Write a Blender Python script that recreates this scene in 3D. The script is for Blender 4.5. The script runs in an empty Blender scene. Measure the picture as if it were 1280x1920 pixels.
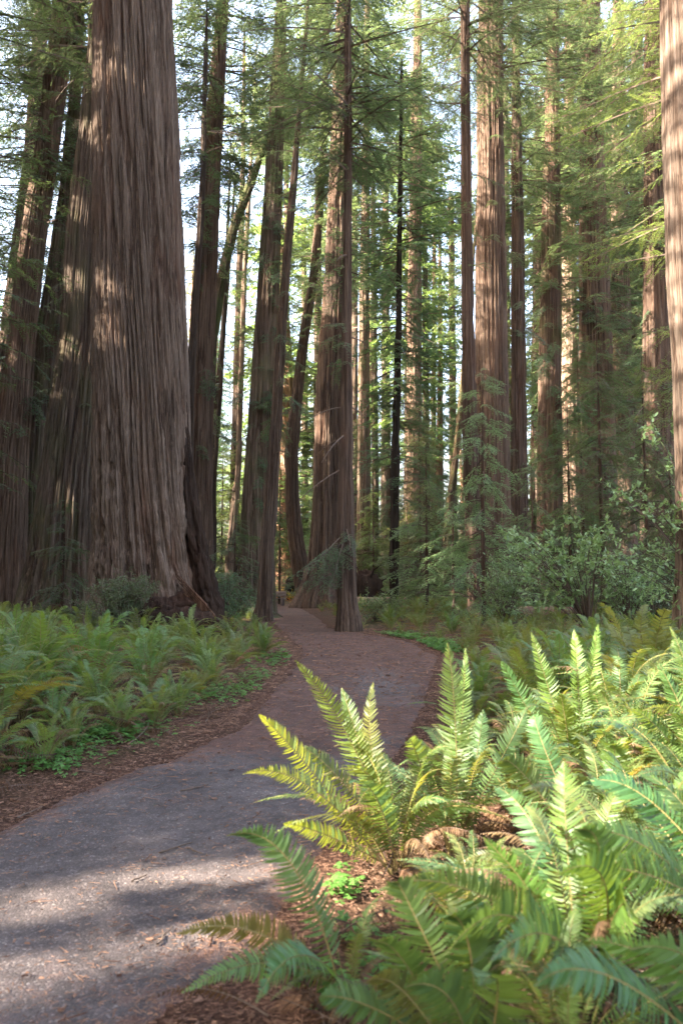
import bpy, math, random
import numpy as np
from mathutils import Vector, Matrix

random.seed(7)
RNG = np.random.default_rng(11)
S = bpy.context.scene
COL = S.collection
R = math.radians
PI = math.pi

# ------------------------------------------------------------------ camera geometry
F, CX, CY, HZ, CAMH = 1500.0, 640.0, 960.0, 1085.0, 1.6
TILT = math.atan((HZ - CY) / F)

def P(px, py, Y):
    """world point seen at a photograph pixel, at distance Y in front of the camera"""
    u, v = (px - CX) / F, (CY - py) / F
    dy = math.cos(TILT) - v * math.sin(TILT)
    dz = math.sin(TILT) + v * math.cos(TILT)
    k = Y / dy
    return np.array((u * k, Y, CAMH + dz * k))

def G(px, py):
    u, v = (px - CX) / F, (CY - py) / F
    dy = math.cos(TILT) - v * math.sin(TILT)
    dz = math.sin(TILT) + v * math.cos(TILT)
    k = -CAMH / dz
    return np.array((u * k, dy * k))

# ------------------------------------------------------------------ sun
SUN_EL = R(34)
SUN_H = np.array((-0.92, -0.39)); SUN_H = SUN_H / np.linalg.norm(SUN_H)
TO_SUN = np.array((SUN_H[0] * math.cos(SUN_EL), SUN_H[1] * math.cos(SUN_EL), math.sin(SUN_EL)))

# ------------------------------------------------------------------ noise
def _hash(ix, iy, iz):
    h = (ix.astype(np.uint32) * np.uint32(374761393) + iy.astype(np.uint32) * np.uint32(668265263)
         + iz.astype(np.uint32) * np.uint32(2147483647 - 1013))
    h = (h ^ (h >> np.uint32(13))) * np.uint32(1274126177)
    h = h ^ (h >> np.uint32(16))
    return (h & np.uint32(0xFFFFFF)).astype(np.float32) / np.float32(0xFFFFFF)

def vnoise(x, y, z):
    x = np.asarray(x, np.float32); y = np.asarray(y, np.float32); z = np.asarray(z, np.float32)
    x, y, z = np.broadcast_arrays(x, y, z)
    fx, fy, fz = np.floor(x), np.floor(y), np.floor(z)
    ix, iy, iz = fx.astype(np.int64) & 0xFFFFF, fy.astype(np.int64) & 0xFFFFF, fz.astype(np.int64) & 0xFFFFF
    tx, ty, tz = x - fx, y - fy, z - fz
    tx = tx * tx * (3 - 2 * tx); ty = ty * ty * (3 - 2 * ty); tz = tz * tz * (3 - 2 * tz)
    out = 0
    for a in (0, 1):
        for b in (0, 1):
            for c in (0, 1):
                w = (tx if a else 1 - tx) * (ty if b else 1 - ty) * (tz if c else 1 - tz)
                out = out + w * _hash(ix + a, iy + b, iz + c)
    return out

def fbm(x, y, z, o=4):
    s, a, n = 0.0, 0.5, 0.0
    for k in range(o):
        s = s + a * vnoise(x + 17.3 * k, y + 5.1 * k, z + 9.7 * k); n += a
        x, y, z = x * 2.03, y * 2.03, z * 2.03; a *= 0.5
    return s / n

# ------------------------------------------------------------------ mesh building
class MB:
    """collects quads and links them as one mesh object"""
    def __init__(s):
        s.v, s.f, s.m, s.n, s.a = [], [], [], 0, []
    def add(s, v, f, m=0, att=None):
        v = np.asarray(v, np.float32).reshape(-1, 3); f = np.asarray(f, np.int64).reshape(-1, 4)
        s.v.append(v); s.f.append(f + s.n); s.m.append(np.full(len(f), m, np.int32)); s.n += len(v)
        s.a.append(np.zeros(len(v), np.float32) if att is None else np.asarray(att, np.float32))
    def arrays(s):
        return np.concatenate(s.v), np.concatenate(s.f), np.concatenate(s.m), np.concatenate(s.a)
    def mesh(s, name, mats, smooth=True, attname=None):
        v, f, m, a = s.arrays()
        me = bpy.data.meshes.new(name)
        me.vertices.add(len(v)); me.vertices.foreach_set('co', v.ravel())
        me.loops.add(len(f) * 4); me.loops.foreach_set('vertex_index', f.ravel().astype(np.int32))
        me.polygons.add(len(f)); me.polygons.foreach_set('loop_start', np.arange(0, len(f) * 4, 4, dtype=np.int32))
        me.polygons.foreach_set('material_index', m)
        me.polygons.foreach_set('use_smooth', np.full(len(f), bool(smooth)))
        for mt in mats: me.materials.append(mt)
        if attname:
            at = me.attributes.new(attname, 'FLOAT', 'POINT'); at.data.foreach_set('value', a)
        me.update(calc_edges=True)
        return me
    def build(s, name, mats, parent=None, smooth=True, attname=None):
        return link(name, s.mesh(name, mats, smooth, attname), parent)

def link(name, me, parent=None):
    o = bpy.data.objects.new(name, me); COL.objects.link(o)
    if parent is not None: o.parent = parent
    return o

def empty(name, loc=(0, 0, 0), rz=0.0):
    o = bpy.data.objects.new(name, None); COL.objects.link(o)
    o.location = [float(c) for c in loc]; o.rotation_euler = (0, 0, rz); o.empty_display_size = 0.2
    return o

def tag(o, label=None, cat=None, group=None, kind=None):
    if label: o['label'] = label
    if cat: o['category'] = cat
    if group: o['group'] = group
    if kind: o['kind'] = kind
    return o

def grid_faces(nu, nv, wrap=False):
    """rows nv, columns nu"""
    j, i = np.meshgrid(np.arange(nv - 1), np.arange(nu if wrap else nu - 1), indexing='ij')
    i2 = (i + 1) % nu
    return np.stack([j * nu + i, j * nu + i2, (j + 1) * nu + i2, (j + 1) * nu + i], -1).reshape(-1, 4)

def tube(mb, pts, rad, n=6, m=0, att=None):
    pts = np.asarray(pts, float); rad = np.asarray(rad, float) * np.ones(len(pts))
    t = np.gradient(pts, axis=0); t /= np.linalg.norm(t, axis=1, keepdims=True) + 1e-9
    ref = np.array((0.31, 0.17, 0.93)) if abs(t[0][2]) < 0.9 else np.array((1.0, 0.1, 0.0))
    a = np.cross(t, ref); a /= np.linalg.norm(a, axis=1, keepdims=True) + 1e-9
    b = np.cross(t, a)
    th = np.arange(n) / n * 2 * PI
    v = pts[:, None] + rad[:, None, None] * (np.cos(th)[None, :, None] * a[:, None] + np.sin(th)[None, :, None] * b[:, None])
    mb.add(v.reshape(-1, 3), grid_faces(n, len(pts), True), m)

def box(mb, c, size, rot=None, m=0, bev=0.0):
    c = np.asarray(c, float); h = np.asarray(size, float) / 2
    if bev <= 0: bev = min(size) * 0.12
    # a box with bevelled long edges: octagon-ish loops along x
    y, z = h[1], h[2]; q = bev
    ring = np.array([(-y + q, -z), (y - q, -z), (y, -z + q), (y, z - q), (y - q, z), (-y + q, z), (-y, z - q), (-y, -z + q)])
    rows = []
    for x, k in ((-h[0], 0.0), (-h[0], 0.9), (-h[0] + q, 1), (h[0] - q, 1), (h[0], 0.9), (h[0], 0.0)):
        rows.append(np.column_stack([np.full(8, x), ring * k]))
    v = np.concatenate(rows)
    if rot is not None: v = v @ np.asarray(rot).T
    mb.add(v + c, grid_faces(8, 6, True), m)

def rotz(a):
    c, s = math.cos(a), math.sin(a); return np.array(((c, -s, 0), (s, c, 0), (0, 0, 1)))
def rotx(a):
    c, s = math.cos(a), math.sin(a); return np.array(((1, 0, 0), (0, c, -s), (0, s, c)))
def roty(a):
    c, s = math.cos(a), math.sin(a); return np.array(((c, 0, s), (0, 1, 0), (-s, 0, c)))

# ------------------------------------------------------------------ materials
def nt(name):
    m = bpy.data.materials.new(name); m.use_nodes = True
    t = m.node_tree; t.nodes.clear()
    return m, t.nodes, t.links

def N(nodes, typ, **kw):
    n = nodes.new(typ)
    for k, v in kw.items():
        if k in n.inputs: n.inputs[k].default_value = v
        else: setattr(n, k, v)
    return n

def ramp(nodes, stops, interp='LINEAR'):
    r = nodes.new('ShaderNodeValToRGB'); r.color_ramp.interpolation = interp
    e = r.color_ramp.elements
    while len(e) < len(stops): e.new(0.5)
    for k, (p, c) in enumerate(stops):
        e[k].position = p; e[k].color = (c[0], c[1], c[2], 1) if not isinstance(c, (int, float)) else (c, c, c, 1)
    return r

def mixc(nodes, links, fac, a, b, blend='MIX'):
    n = nodes.new('ShaderNodeMix'); n.data_type = 'RGBA'; n.blend_type = blend; n.clamp_factor = True
    for sock, val in ((n.inputs[0], fac), (n.inputs[6], a), (n.inputs[7], b)):
        if isinstance(val, (int, float)): sock.default_value = val
        elif isinstance(val, tuple): sock.default_value = (*val, 1)
        else: links.new(val, sock)
    return n.outputs[2]

def mathn(nodes, links, op, a, b=0.0, clamp=False):
    n = nodes.new('ShaderNodeMath'); n.operation = op; n.use_clamp = clamp
    for sock, val in ((n.inputs[0], a), (n.inputs[1], b)):
        if isinstance(val, (int, float)): sock.default_value = val
        else: links.new(val, sock)
    return n.outputs[0]

def bark_material():
    m, n, l = nt('bark')
    out = N(n, 'ShaderNodeOutputMaterial'); b = N(n, 'ShaderNodeBsdfPrincipled', Roughness=0.92)
    b.inputs['Specular IOR Level'].default_value = 0.15
    tc = N(n, 'ShaderNodeTexCoord'); oi = N(n, 'ShaderNodeObjectInfo')
    off = N(n, 'ShaderNodeVectorMath', operation='ADD'); l.new(tc.outputs['Object'], off.inputs[0]); l.new(oi.outputs['Random'], off.inputs[1])
    def tex(sx, sz, det=5, dist=0.0, rough=0.6):
        mp = N(n, 'ShaderNodeMapping'); mp.inputs['Scale'].default_value = (sx, sx, sz); l.new(off.outputs[0], mp.inputs[0])
        t = N(n, 'ShaderNodeTexNoise', Scale=1.0, Detail=det, Roughness=rough, Distortion=dist); l.new(mp.outputs[0], t.inputs['Vector'])
        return t.outputs['Fac']
    fine = tex(34, 0.7, 7, 0.25, 0.7)
    strand = tex(10, 0.22, 6, 0.3, 0.65)
    patch = tex(0.9, 0.22, 4, 0.6)
    moss = tex(1.6, 0.5, 5, 0.3)
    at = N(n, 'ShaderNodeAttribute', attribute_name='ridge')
    c1 = ramp(n, [(0.3, (0.040, 0.025, 0.018)), (0.5, (0.120, 0.080, 0.057)), (0.68, (0.26, 0.20, 0.155))]); l.new(strand, c1.inputs[0])
    c2 = ramp(n, [(0.36, (0.22, 0.20, 0.18)), (0.64, (1.4, 1.37, 1.34))]); l.new(fine, c2.inputs[0])
    c = mixc(n, l, 1.0, c1.outputs[0], c2.outputs[0], 'MULTIPLY')
    red = ramp(n, [(0.50, 0.0), (0.68, 0.55)]); l.new(patch, red.inputs[0])
    c = mixc(n, l, red.outputs[0], c, mixc(n, l, strand, (0.105, 0.050, 0.031), (0.23, 0.125, 0.080)))
    # weathered grey crest of each ridge, inner bark in the furrow, its colour darkened to deepen the shade
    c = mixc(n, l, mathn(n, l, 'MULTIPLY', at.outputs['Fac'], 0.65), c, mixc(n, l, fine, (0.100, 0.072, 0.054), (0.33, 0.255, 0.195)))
    c = mixc(n, l, 1.0, c, oi.outputs['Color'], 'MULTIPLY')
    mr = ramp(n, [(0.45, 0.0), (0.62, 1.0)]); l.new(moss, mr.inputs[0])
    inv = mathn(n, l, 'SUBTRACT', 1.0, oi.outputs['Alpha'], True)
    c = mixc(n, l, mathn(n, l, 'MULTIPLY', mr.outputs[0], inv), c, mixc(n, l, fine, (0.035, 0.05, 0.015), (0.09, 0.11, 0.03)))
    l.new(c, b.inputs['Base Color'])
    h = mathn(n, l, 'ADD', mathn(n, l, 'MULTIPLY', fine, 0.5), strand)
    bp = N(n, 'ShaderNodeBump', Strength=1.0, Distance=0.07); l.new(h, bp.inputs['Height']); l.new(bp.outputs[0], b.inputs['Normal'])
    l.new(b.outputs[0], out.inputs[0])
    return m

def leaf_material(name, dark, light, trans, tfac=0.45, rough=0.5, scale=1.5, spec=0.35):
    m, n, l = nt(name)
    out = N(n, 'ShaderNodeOutputMaterial'); b = N(n, 'ShaderNodeBsdfPrincipled', Roughness=rough)
    b.inputs['Specular IOR Level'].default_value = spec
    tc = N(n, 'ShaderNodeTexCoord'); oi = N(n, 'ShaderNodeObjectInfo'); geo = N(n, 'ShaderNodeNewGeometry')
    t = N(n, 'ShaderNodeTexNoise', Scale=scale, Detail=4.0, Roughness=0.65); l.new(tc.outputs['Object'], t.inputs['Vector'])
    r = ramp(n, [(0.35, dark), (0.66, light)]); l.new(t.outputs['Fac'], r.inputs[0])
    hs = N(n, 'ShaderNodeHueSaturation', Saturation=1.0)
    l.new(mathn(n, l, 'ADD', 0.485, mathn(n, l, 'MULTIPLY', oi.outputs['Random'], 0.03)), hs.inputs['Hue'])
    isl = mathn(n, l, 'MULTIPLY', geo.outputs['Random Per Island'], 0.5)
    l.new(mathn(n, l, 'ADD', 0.62, mathn(n, l, 'ADD', isl, mathn(n, l, 'MULTIPLY', oi.outputs['Random'], 0.3))), hs.inputs['Value'])
    l.new(r.outputs[0], hs.inputs['Color'])
    c = mixc(n, l, 1.0, hs.outputs[0], oi.outputs['Color'], 'MULTIPLY')
    l.new(c, b.inputs['Base Color'])
    tr = N(n, 'ShaderNodeBsdfTranslucent'); 
    l.new(mixc(n, l, 1.0, mixc(n, l, 0.65, c, trans), oi.outputs['Color'], 'MULTIPLY'), tr.inputs[0])
    mx = N(n, 'ShaderNodeMixShader'); mx.inputs[0].default_value = tfac
    l.new(b.outputs[0], mx.inputs[1]); l.new(tr.outputs[0], mx.inputs[2]); l.new(mx.outputs[0], out.inputs[0])
    return m

def plain_material(name, c0, c1, scale=(8, 8, 8), rough=0.85, bump=0.3, dist=0.01, tint=True):
    m, n, l = nt(name)
    out = N(n, 'ShaderNodeOutputMaterial'); b = N(n, 'ShaderNodeBsdfPrincipled', Roughness=rough)
    b.inputs['Specular IOR Level'].default_value = 0.2
    tc = N(n, 'ShaderNodeTexCoord'); mp = N(n, 'ShaderNodeMapping'); mp.inputs['Scale'].default_value = scale
    l.new(tc.outputs['Object'], mp.inputs[0])
    t = N(n, 'ShaderNodeTexNoise', Scale=1.0, Detail=6.0, Roughness=0.65); l.new(mp.outputs[0], t.inputs['Vector'])
    geo = N(n, 'ShaderNodeNewGeometry')
    f = mathn(n, l, 'ADD', mathn(n, l, 'MULTIPLY', t.outputs['Fac'], 0.6), mathn(n, l, 'MULTIPLY', geo.outputs['Random Per Island'], 0.4))
    r = ramp(n, [(0.3, c0), (0.7, c1)]); l.new(f, r.inputs[0]); l.new(r.outputs[0], b.inputs['Base Color'])
    if bump:
        bp = N(n, 'ShaderNodeBump', Strength=bump, Distance=dist); l.new(t.outputs['Fac'], bp.inputs['Height']); l.new(bp.outputs[0], b.inputs['Normal'])
    l.new(b.outputs[0], out.inputs[0])
    return m

def ground_material():
    m, n, l = nt('forest_floor')
    out = N(n, 'ShaderNodeOutputMaterial'); b = N(n, 'ShaderNodeBsdfPrincipled', Roughness=0.95)
    b.inputs['Specular IOR Level'].default_value = 0.1
    tc = N(n, 'ShaderNodeTexCoord')
    def tex(s, det=6, rough=0.65):
        t = N(n, 'ShaderNodeTexNoise', Scale=s, Detail=det, Roughness=rough); l.new(tc.outputs['Object'], t.inputs['Vector']); return t.outputs['Fac']
    a, f, g = tex(2.2), tex(38, 4), tex(0.35, 4)
    r = ramp(n, [(0.32, (0.022, 0.012, 0.008)), (0.5, (0.068, 0.036, 0.024)), (0.68, (0.19, 0.115, 0.078))]); l.new(f, r.inputs[0])
    r2 = ramp(n, [(0.35, (0.6, 0.55, 0.5)), (0.7, (1.15, 1.05, 1.0))]); l.new(a, r2.inputs[0])
    c = mixc(n, l, 1.0, r.outputs[0], r2.outputs[0], 'MULTIPLY')
    at = N(n, 'ShaderNodeAttribute', attribute_name='off')
    gm = ramp(n, [(0.42, 0.0), (0.62, 0.8)]); l.new(g, gm.inputs[0])
    c = mixc(n, l, mathn(n, l, 'MULTIPLY', gm.outputs[0], at.outputs['Fac']), c, mixc(n, l, f, (0.025, 0.035, 0.012), (0.07, 0.085, 0.03)))
    l.new(c, b.inputs['Base Color'])
    bp = N(n, 'ShaderNodeBump', Strength=0.8, Distance=0.02); l.new(f, bp.inputs['Height']); l.new(bp.outputs[0], b.inputs['Normal'])
    l.new(b.outputs[0], out.inputs[0])
    return m

def path_material():
    m, n, l = nt('gravel_path')
    out = N(n, 'ShaderNodeOutputMaterial'); b = N(n, 'ShaderNodeBsdfPrincipled', Roughness=0.8)
    b.inputs['Specular IOR Level'].default_value = 0.3
    tc = N(n, 'ShaderNodeTexCoord')
    def tex(s, det=6, rough=0.65):
        t = N(n, 'ShaderNodeTexNoise', Scale=s, Detail=det, Roughness=rough); l.new(tc.outputs['Object'], t.inputs['Vector']); return t.outputs['Fac']
    v = N(n, 'ShaderNodeTexVoronoi', Scale=95.0); l.new(tc.outputs['Object'], v.inputs['Vector'])
    v2 = N(n, 'ShaderNodeTexVoronoi', Scale=48.0); l.new(tc.outputs['Object'], v2.inputs['Vector'])
    big, mid, fine = tex(1.1, 5), tex(7, 5), tex(150, 3)
    sep = N(n, 'ShaderNodeSeparateColor'); l.new(v.outputs['Color'], sep.inputs[0])
    sep2 = N(n, 'ShaderNodeSeparateColor'); l.new(v2.outputs['Color'], sep2.inputs[0])
    st = ramp(n, [(0.0, (0.046, 0.036, 0.033)), (0.6, (0.076, 0.061, 0.057)), (0.88, (0.112, 0.094, 0.087)), (0.98, (0.25, 0.215, 0.195))]); l.new(sep.outputs[0], st.inputs[0])
    c = mixc(n, l, 0.55, st.outputs[0], mixc(n, l, fine, (0.042, 0.033, 0.030), (0.105, 0.086, 0.080)))
    spot = mathn(n, l, 'GREATER_THAN', sep2.outputs[1], 0.955); core = mathn(n, l, 'LESS_THAN', v2.outputs['Distance'], 0.32)
    c = mixc(n, l, mathn(n, l, 'MULTIPLY', mathn(n, l, 'MULTIPLY', spot, core), 0.6), c, (0.26, 0.24, 0.225))
    r2 = ramp(n, [(0.3, (0.6, 0.57, 0.56)), (0.7, (1.25, 1.22, 1.2))]); l.new(big, r2.inputs[0])
    c = mixc(n, l, 1.0, c, r2.outputs[0], 'MULTIPLY')
    r3 = ramp(n, [(0.34, (0.62, 0.60, 0.59)), (0.66, (1.3, 1.27, 1.25))]); l.new(mid, r3.inputs[0])
    c = mixc(n, l, 0.8, c, r3.outputs[0], 'MULTIPLY')
    # needle duff lying over the gravel
    at = N(n, 'ShaderNodeAttribute', attribute_name='duff')
    d = mathn(n, l, 'ADD', at.outputs['Fac'], mathn(n, l, 'SUBTRACT', mathn(n, l, 'ADD', mathn(n, l, 'MULTIPLY', mid, 1.15), mathn(n, l, 'MULTIPLY', fine, 0.5)), 0.86))
    dr = ramp(n, [(0.30, 0.0), (0.62, 0.94)]); l.new(d, dr.inputs[0])
    duff = ramp(n, [(0.32, (0.030, 0.013, 0.009)), (0.52, (0.085, 0.041, 0.028)), (0.70, (0.21, 0.115, 0.078))]); l.new(fine, duff.inputs[0])
    c = mixc(n, l, dr.outputs[0], c, mixc(n, l, .8, mixc(n, l, 1.0, duff.outputs[0], r2.outputs[0], 'MULTIPLY'), r3.outputs[0], 'MULTIPLY'))
    l.new(c, b.inputs['Base Color'])
    h = mathn(n, l, 'ADD', mathn(n, l, 'MULTIPLY', v.outputs['Distance'], -0.6), mathn(n, l, 'MULTIPLY', mid, 0.8))
    bp = N(n, 'ShaderNodeBump', Strength=0.55, Distance=0.010); l.new(h, bp.inputs['Height']); l.new(bp.outputs[0], b.inputs['Normal'])
    l.new(b.outputs[0], out.inputs[0])
    return m

M = {}
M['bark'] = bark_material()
M['needles'] = leaf_material('conifer_needles', (0.020, 0.040, 0.020), (0.070, 0.115, 0.046), (0.20, 0.255, 0.085), 0.42, 0.5, 0.8)
M['broadleaf'] = leaf_material('broad_leaves', (0.070, 0.125, 0.056), (0.14, 0.21, 0.095), (0.24, 0.32, 0.08), 0.35, 0.32, 2.0, 0.5)
M['fern'] = leaf_material('fern_green', (0.040, 0.078, 0.033), (0.112, 0.150, 0.049), (0.36, 0.37, 0.04), 0.40, 0.48, 3.0, 0.35)
M['fern_old'] = leaf_material('fern_dying', (0.085, 0.045, 0.026), (0.22, 0.135, 0.07), (0.36, 0.2, 0.07), 0.35, 0.6, 5.0, 0.2)
M['stalk'] = plain_material('fern_stalk', (0.13, 0.10, 0.035), (0.27, 0.21, 0.08), (20, 20, 20), 0.6, 0)
M['sorrel'] = leaf_material('sorrel_leaves', (0.055, 0.125, 0.025), (0.10, 0.20, 0.038), (0.22, 0.34, 0.05), 0.35, 0.5, 3.0)
M['twig'] = plain_material('twig_wood', (0.055, 0.036, 0.026), (0.14, 0.10, 0.075), (14, 14, 14), 0.9, 0.4)
M['litter'] = plain_material('needle_litter', (0.045, 0.020, 0.012), (0.23, 0.128, 0.082), (9, 9, 9), 0.9, 0)
M['wood'] = plain_material('weathered_wood', (0.10, 0.07, 0.06), (0.26, 0.20, 0.17), (3, 40, 40), 0.8, 0.4)
M['ground'] = ground_material()
M['path'] = path_material()

# ------------------------------------------------------------------ path outline and ground
LEFT = [(-2.6, -6.0), (-3.1, 0.5), (-3.0, 3.0), (-2.6, 4.3)] + [tuple(G(*p)) for p in
        ((0, 1545), (140, 1472), (300, 1422), (430, 1368), (500, 1300), (545, 1250), (560, 1215), (530, 1190), (503, 1163), (490, 1142), (470, 1132))] + [(-9.5, 57.0), (-18, 64)]
RIGHT = [(-0.9, -6.0), (-0.85, 0.5), (-0.75, 2.3)] + [tuple(G(*p)) for p in
        ((330, 1920), (400, 1870), (505, 1780), (610, 1640), (700, 1500), (775, 1400), (815, 1300), (828, 1230), (765, 1201), (690, 1188), (625, 1178), (598, 1158), (572, 1143), (552, 1134))] + [(-6.5, 59.0), (-18, 68)]
POLY = np.array(LEFT + RIGHT[::-1])

def path_sd(x, y):
    """signed distance to the path outline, negative inside"""
    x = np.asarray(x, float); y = np.asarray(y, float)
    d = np.full(x.shape, 1e9); ins = np.zeros(x.shape, bool)
    k = len(POLY)
    for i in range(k):
        a, b = POLY[i], POLY[(i + 1) % k]
        e = b - a; L2 = e @ e + 1e-12
        t = np.clip(((x - a[0]) * e[0] + (y - a[1]) * e[1]) / L2, 0, 1)
        d = np.minimum(d, np.hypot(x - a[0] - t * e[0], y - a[1] - t * e[1]))
        if a[1] != b[1]:
            c = ((a[1] > y) != (b[1] > y)) & (x < (b[0] - a[0]) * (y - a[1]) / (b[1] - a[1]) + a[0])
            ins ^= c
    return np.where(ins, -d, d)

def gz(x, y, sd=None):
    """height of the forest floor"""
    x = np.asarray(x, float); y = np.asarray(y, float)
    if sd is None: sd = path_sd(x, y)
    o = np.clip(sd, 0, 8)
    left = x < -0.1 * y * 0 - 0.4
    rise = np.where(left, 0.16, 0.10) * (1 - np.exp(-(o / 2.0) ** 1.5))
    near = np.exp(-((x - 1.2) ** 2 + (y - 2.4) ** 2) / 3.0) * 0.10 * (o > 0)
    bump = (fbm(x * 0.55, y * 0.55, 0.5, 3) - 0.5) * 0.22 * np.clip(o / 1.2, 0, 1) + (fbm(x * 3, y * 3, 2.5, 2) - 0.5) * 0.05 * np.clip(o / 0.3, 0, 1)
    return rise + bump + near + (fbm(x * 1.3, y * 1.3, 8.0, 3) - 0.5) * 0.03

def gz1(x, y):
    return float(gz(np.array([x]), np.array([y]))[0])

def axis(parts):
    out = []
    for a, b, s in parts:
        out.append(np.arange(a, b, s))
    out.append(np.array([parts[-1][1]]))
    return np.concatenate(out)

def build_ground():
    xs = axis([(-400, -100, 50), (-100, -30, 7), (-30, -8, 0.8), (-8, -3.6, 0.16), (-3.6, 3.6, 0.05), (3.6, 8, 0.16), (8, 30, 0.8), (30, 100, 7), (100, 400, 50)])
    ys = axis([(-200, -20, 30), (-20, -1, 1.2), (-1, 1.5, 0.2), (1.5, 11, 0.05), (11, 26, 0.12), (26, 60, 0.4), (60, 160, 4), (160, 520, 40)])
    X, Y = np.meshgrid(xs, ys)
    sd = path_sd(X, Y)
    Z = gz(X, Y, sd)
    Z = np.where(sd < -0.12, Z - 0.03, Z)
    mb = MB(); mb.add(np.stack([X, Y, Z], -1), grid_faces(len(xs), len(ys)), 0, np.clip(sd / 1.5, 0, 1).ravel())
    tag(mb.build('ground', [M['ground']], attname='off'), kind='structure')
    # path sheet
    xs = axis([(-19, -5, 0.5), (-5, -3.4, 0.1), (-3.4, 2.6, 0.028)])
    ys = axis([(-6, 2.2, 0.25), (2.2, 9, 0.028), (9, 26, 0.07), (26, 68, 0.25)])
    X, Y = np.meshgrid(xs, ys)
    sd = path_sd(X, Y)
    wob = (fbm(X * 2.2, Y * 2.2, 3.3, 5) - 0.5) * 0.42 + (fbm(X * 12, Y * 12, 3.3, 3) - 0.5) * 0.10
    e = sd + wob
    base = gz(X, Y, np.minimum(sd, 0))
    te = np.clip(-e / 0.22, 0, 1); te = te * te * (3 - 2 * te)
    Z = base - 0.03 + 0.048 * te + (fbm(X * 9, Y * 9, 4.0, 3) - 0.5) * 0.014 + (vnoise(X * 34, Y * 34, 1.0) - 0.5) * 0.006
    # where needle litter covers the gravel
    wv = (fbm(X * 1.1, Y * 1.1, 21.0, 4) - 0.5) * 3.0
    far = 1 / (1 + np.exp(-(Y - 7.75 - 0.35 * np.sin(X * 1.3) + wv * 0.7) * 3.2))
    patch = np.exp(-(((X - 0.75 + wv * .35) / 0.85) ** 2 + ((Y - 11.6 + wv) / 2.2) ** 2) * 1.1)
    duff = far * (0.70 - 0.62 * patch) + 0.30 * np.clip((Y - 14) / 3, 0, 1)
    edge = np.exp(-np.clip(-e, 0, 9) / 0.30) * 0.75
    rightnear = np.exp(-np.clip(-(sd), 0, 9) / 0.55) * 0.42 * (X > -1.7) * (Y < 7)
    duff = np.clip(np.maximum(duff, np.maximum(edge, rightnear)) + 0.5 * (fbm(X * 1.6, Y * 1.6, 7.7, 3) - 0.35), 0, 1.2)
    f = grid_faces(len(xs), len(ys))
    keep = (e.ravel()[f] < 0.0).all(1)
    f = f[keep]
    used = np.unique(f); remap = np.full(X.size, -1); remap[used] = np.arange(len(used))
    mb = MB(); mb.add(np.stack([X, Y, Z], -1).reshape(-1, 3)[used], remap[f], 0, duff.ravel()[used])
    tag(mb.build('path', [M['path']], attname='duff'), kind='structure')

build_ground()

# ------------------------------------------------------------------ where sun reaches through the canopy
# each gap: (point the sun reaches, radius)
GAPS = []
def gap(pt, r): GAPS.append((np.asarray(pt, float), r))
for px, py, Y, r in ((640, 1330, 4.3, .5), (590, 1420, 4.2, .36), (700, 1460, 4.3, .45), (690, 1560, 4.3, .26), (850, 1330, 5.0, .6), (850, 1480, 4.8, .4),
                     (1020, 1270, 5.9, .75), (1120, 1260, 5.9, .7), (1050, 1520, 3.5, .42), (1010, 1620, 3.4, .3), (1240, 1310, 5.2, .55), (960, 1400, 5.0, .4), (1180, 1530, 3.2, .4), (1130, 1700, 2.9, .3), (950, 1230, 7.5, .5), (1200, 1240, 7, .5),
                     (235, 640, 22, 0.42), (215, 540, 22, .3), (190, 120, 22, .5), (185, 250, 22.2, .35), (138, 380, 29.6, .3), (128, 520, 29.6, .3), (152, 230, 29.6, .3), (164, 90, 29.6, .3), (114, 640, 29.6, .25), (30, 665, 33, .5),
                     (372, 640, 37, .9), (380, 720, 37, .6), (1262, 300, 16.6, 1.2), (1262, 100, 16.6, 1.2), (1268, 520, 16.6, 1.1), (1275, 700, 16.6, 1.0), (1290, 850, 16.6, .8),
                     (635, 430, 44, 1.2), (625, 560, 44, .8), (505, 520, 35, .8), (500, 350, 35, .7), (440, 960, 54, 2.4), (425, 900, 52, 2), (775, 1000, 61, 1.4), (776, 700, 61, 2), (540, 1120, 52, 1.5), (520, 1110, 54, 1.5),
                     (1180, 330, 26, 1.6), (1200, 420, 26, 1.0), (1070, 640, 59, 2.0), (1080, 900, 59, 1.8), (550, 930, 45, .6), (590, 800, 44, .5), (40, 420, 24, 1.5), (20, 860, 28, .7), (560, 1156, 35, .5)):
    gap(P(px, py, Y), r)
STRIPS = []   # sun bands on the path: ground line from a to b, half width
for a, b, w in (((90, 1690), (500, 1628), 0.08), ((0, 1842), (400, 1757), 0.11)):
    STRIPS.append((G(*a), G(*b), w))

def sunlit_mask(v):
    """True for points that stand between the sun and a place the sun reaches"""
    v = np.asarray(v, float)
    bad = np.zeros(len(v), bool)
    for p, r in GAPS:
        d = v - p
        t = d @ TO_SUN
        q = d - t[:, None] * TO_SUN
        bad |= (t > 1.6) & ((q * q).sum(1) < (r + 0.20) ** 2)
    g = v[:, :2] - TO_SUN[None, :2] / TO_SUN[2] * v[:, 2:3]
    for a, b, w in STRIPS:
        e = b - a; L = np.linalg.norm(e); e = e / L
        d = g - a
        t = d @ e; s = np.abs(d[:, 0] * -e[1] + d[:, 1] * e[0])
        bad |= (t > -0.3) & (t < L + 0.2) & (s < w + 0.07) & (v[:, 2] > 3.0)
    return bad

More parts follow.
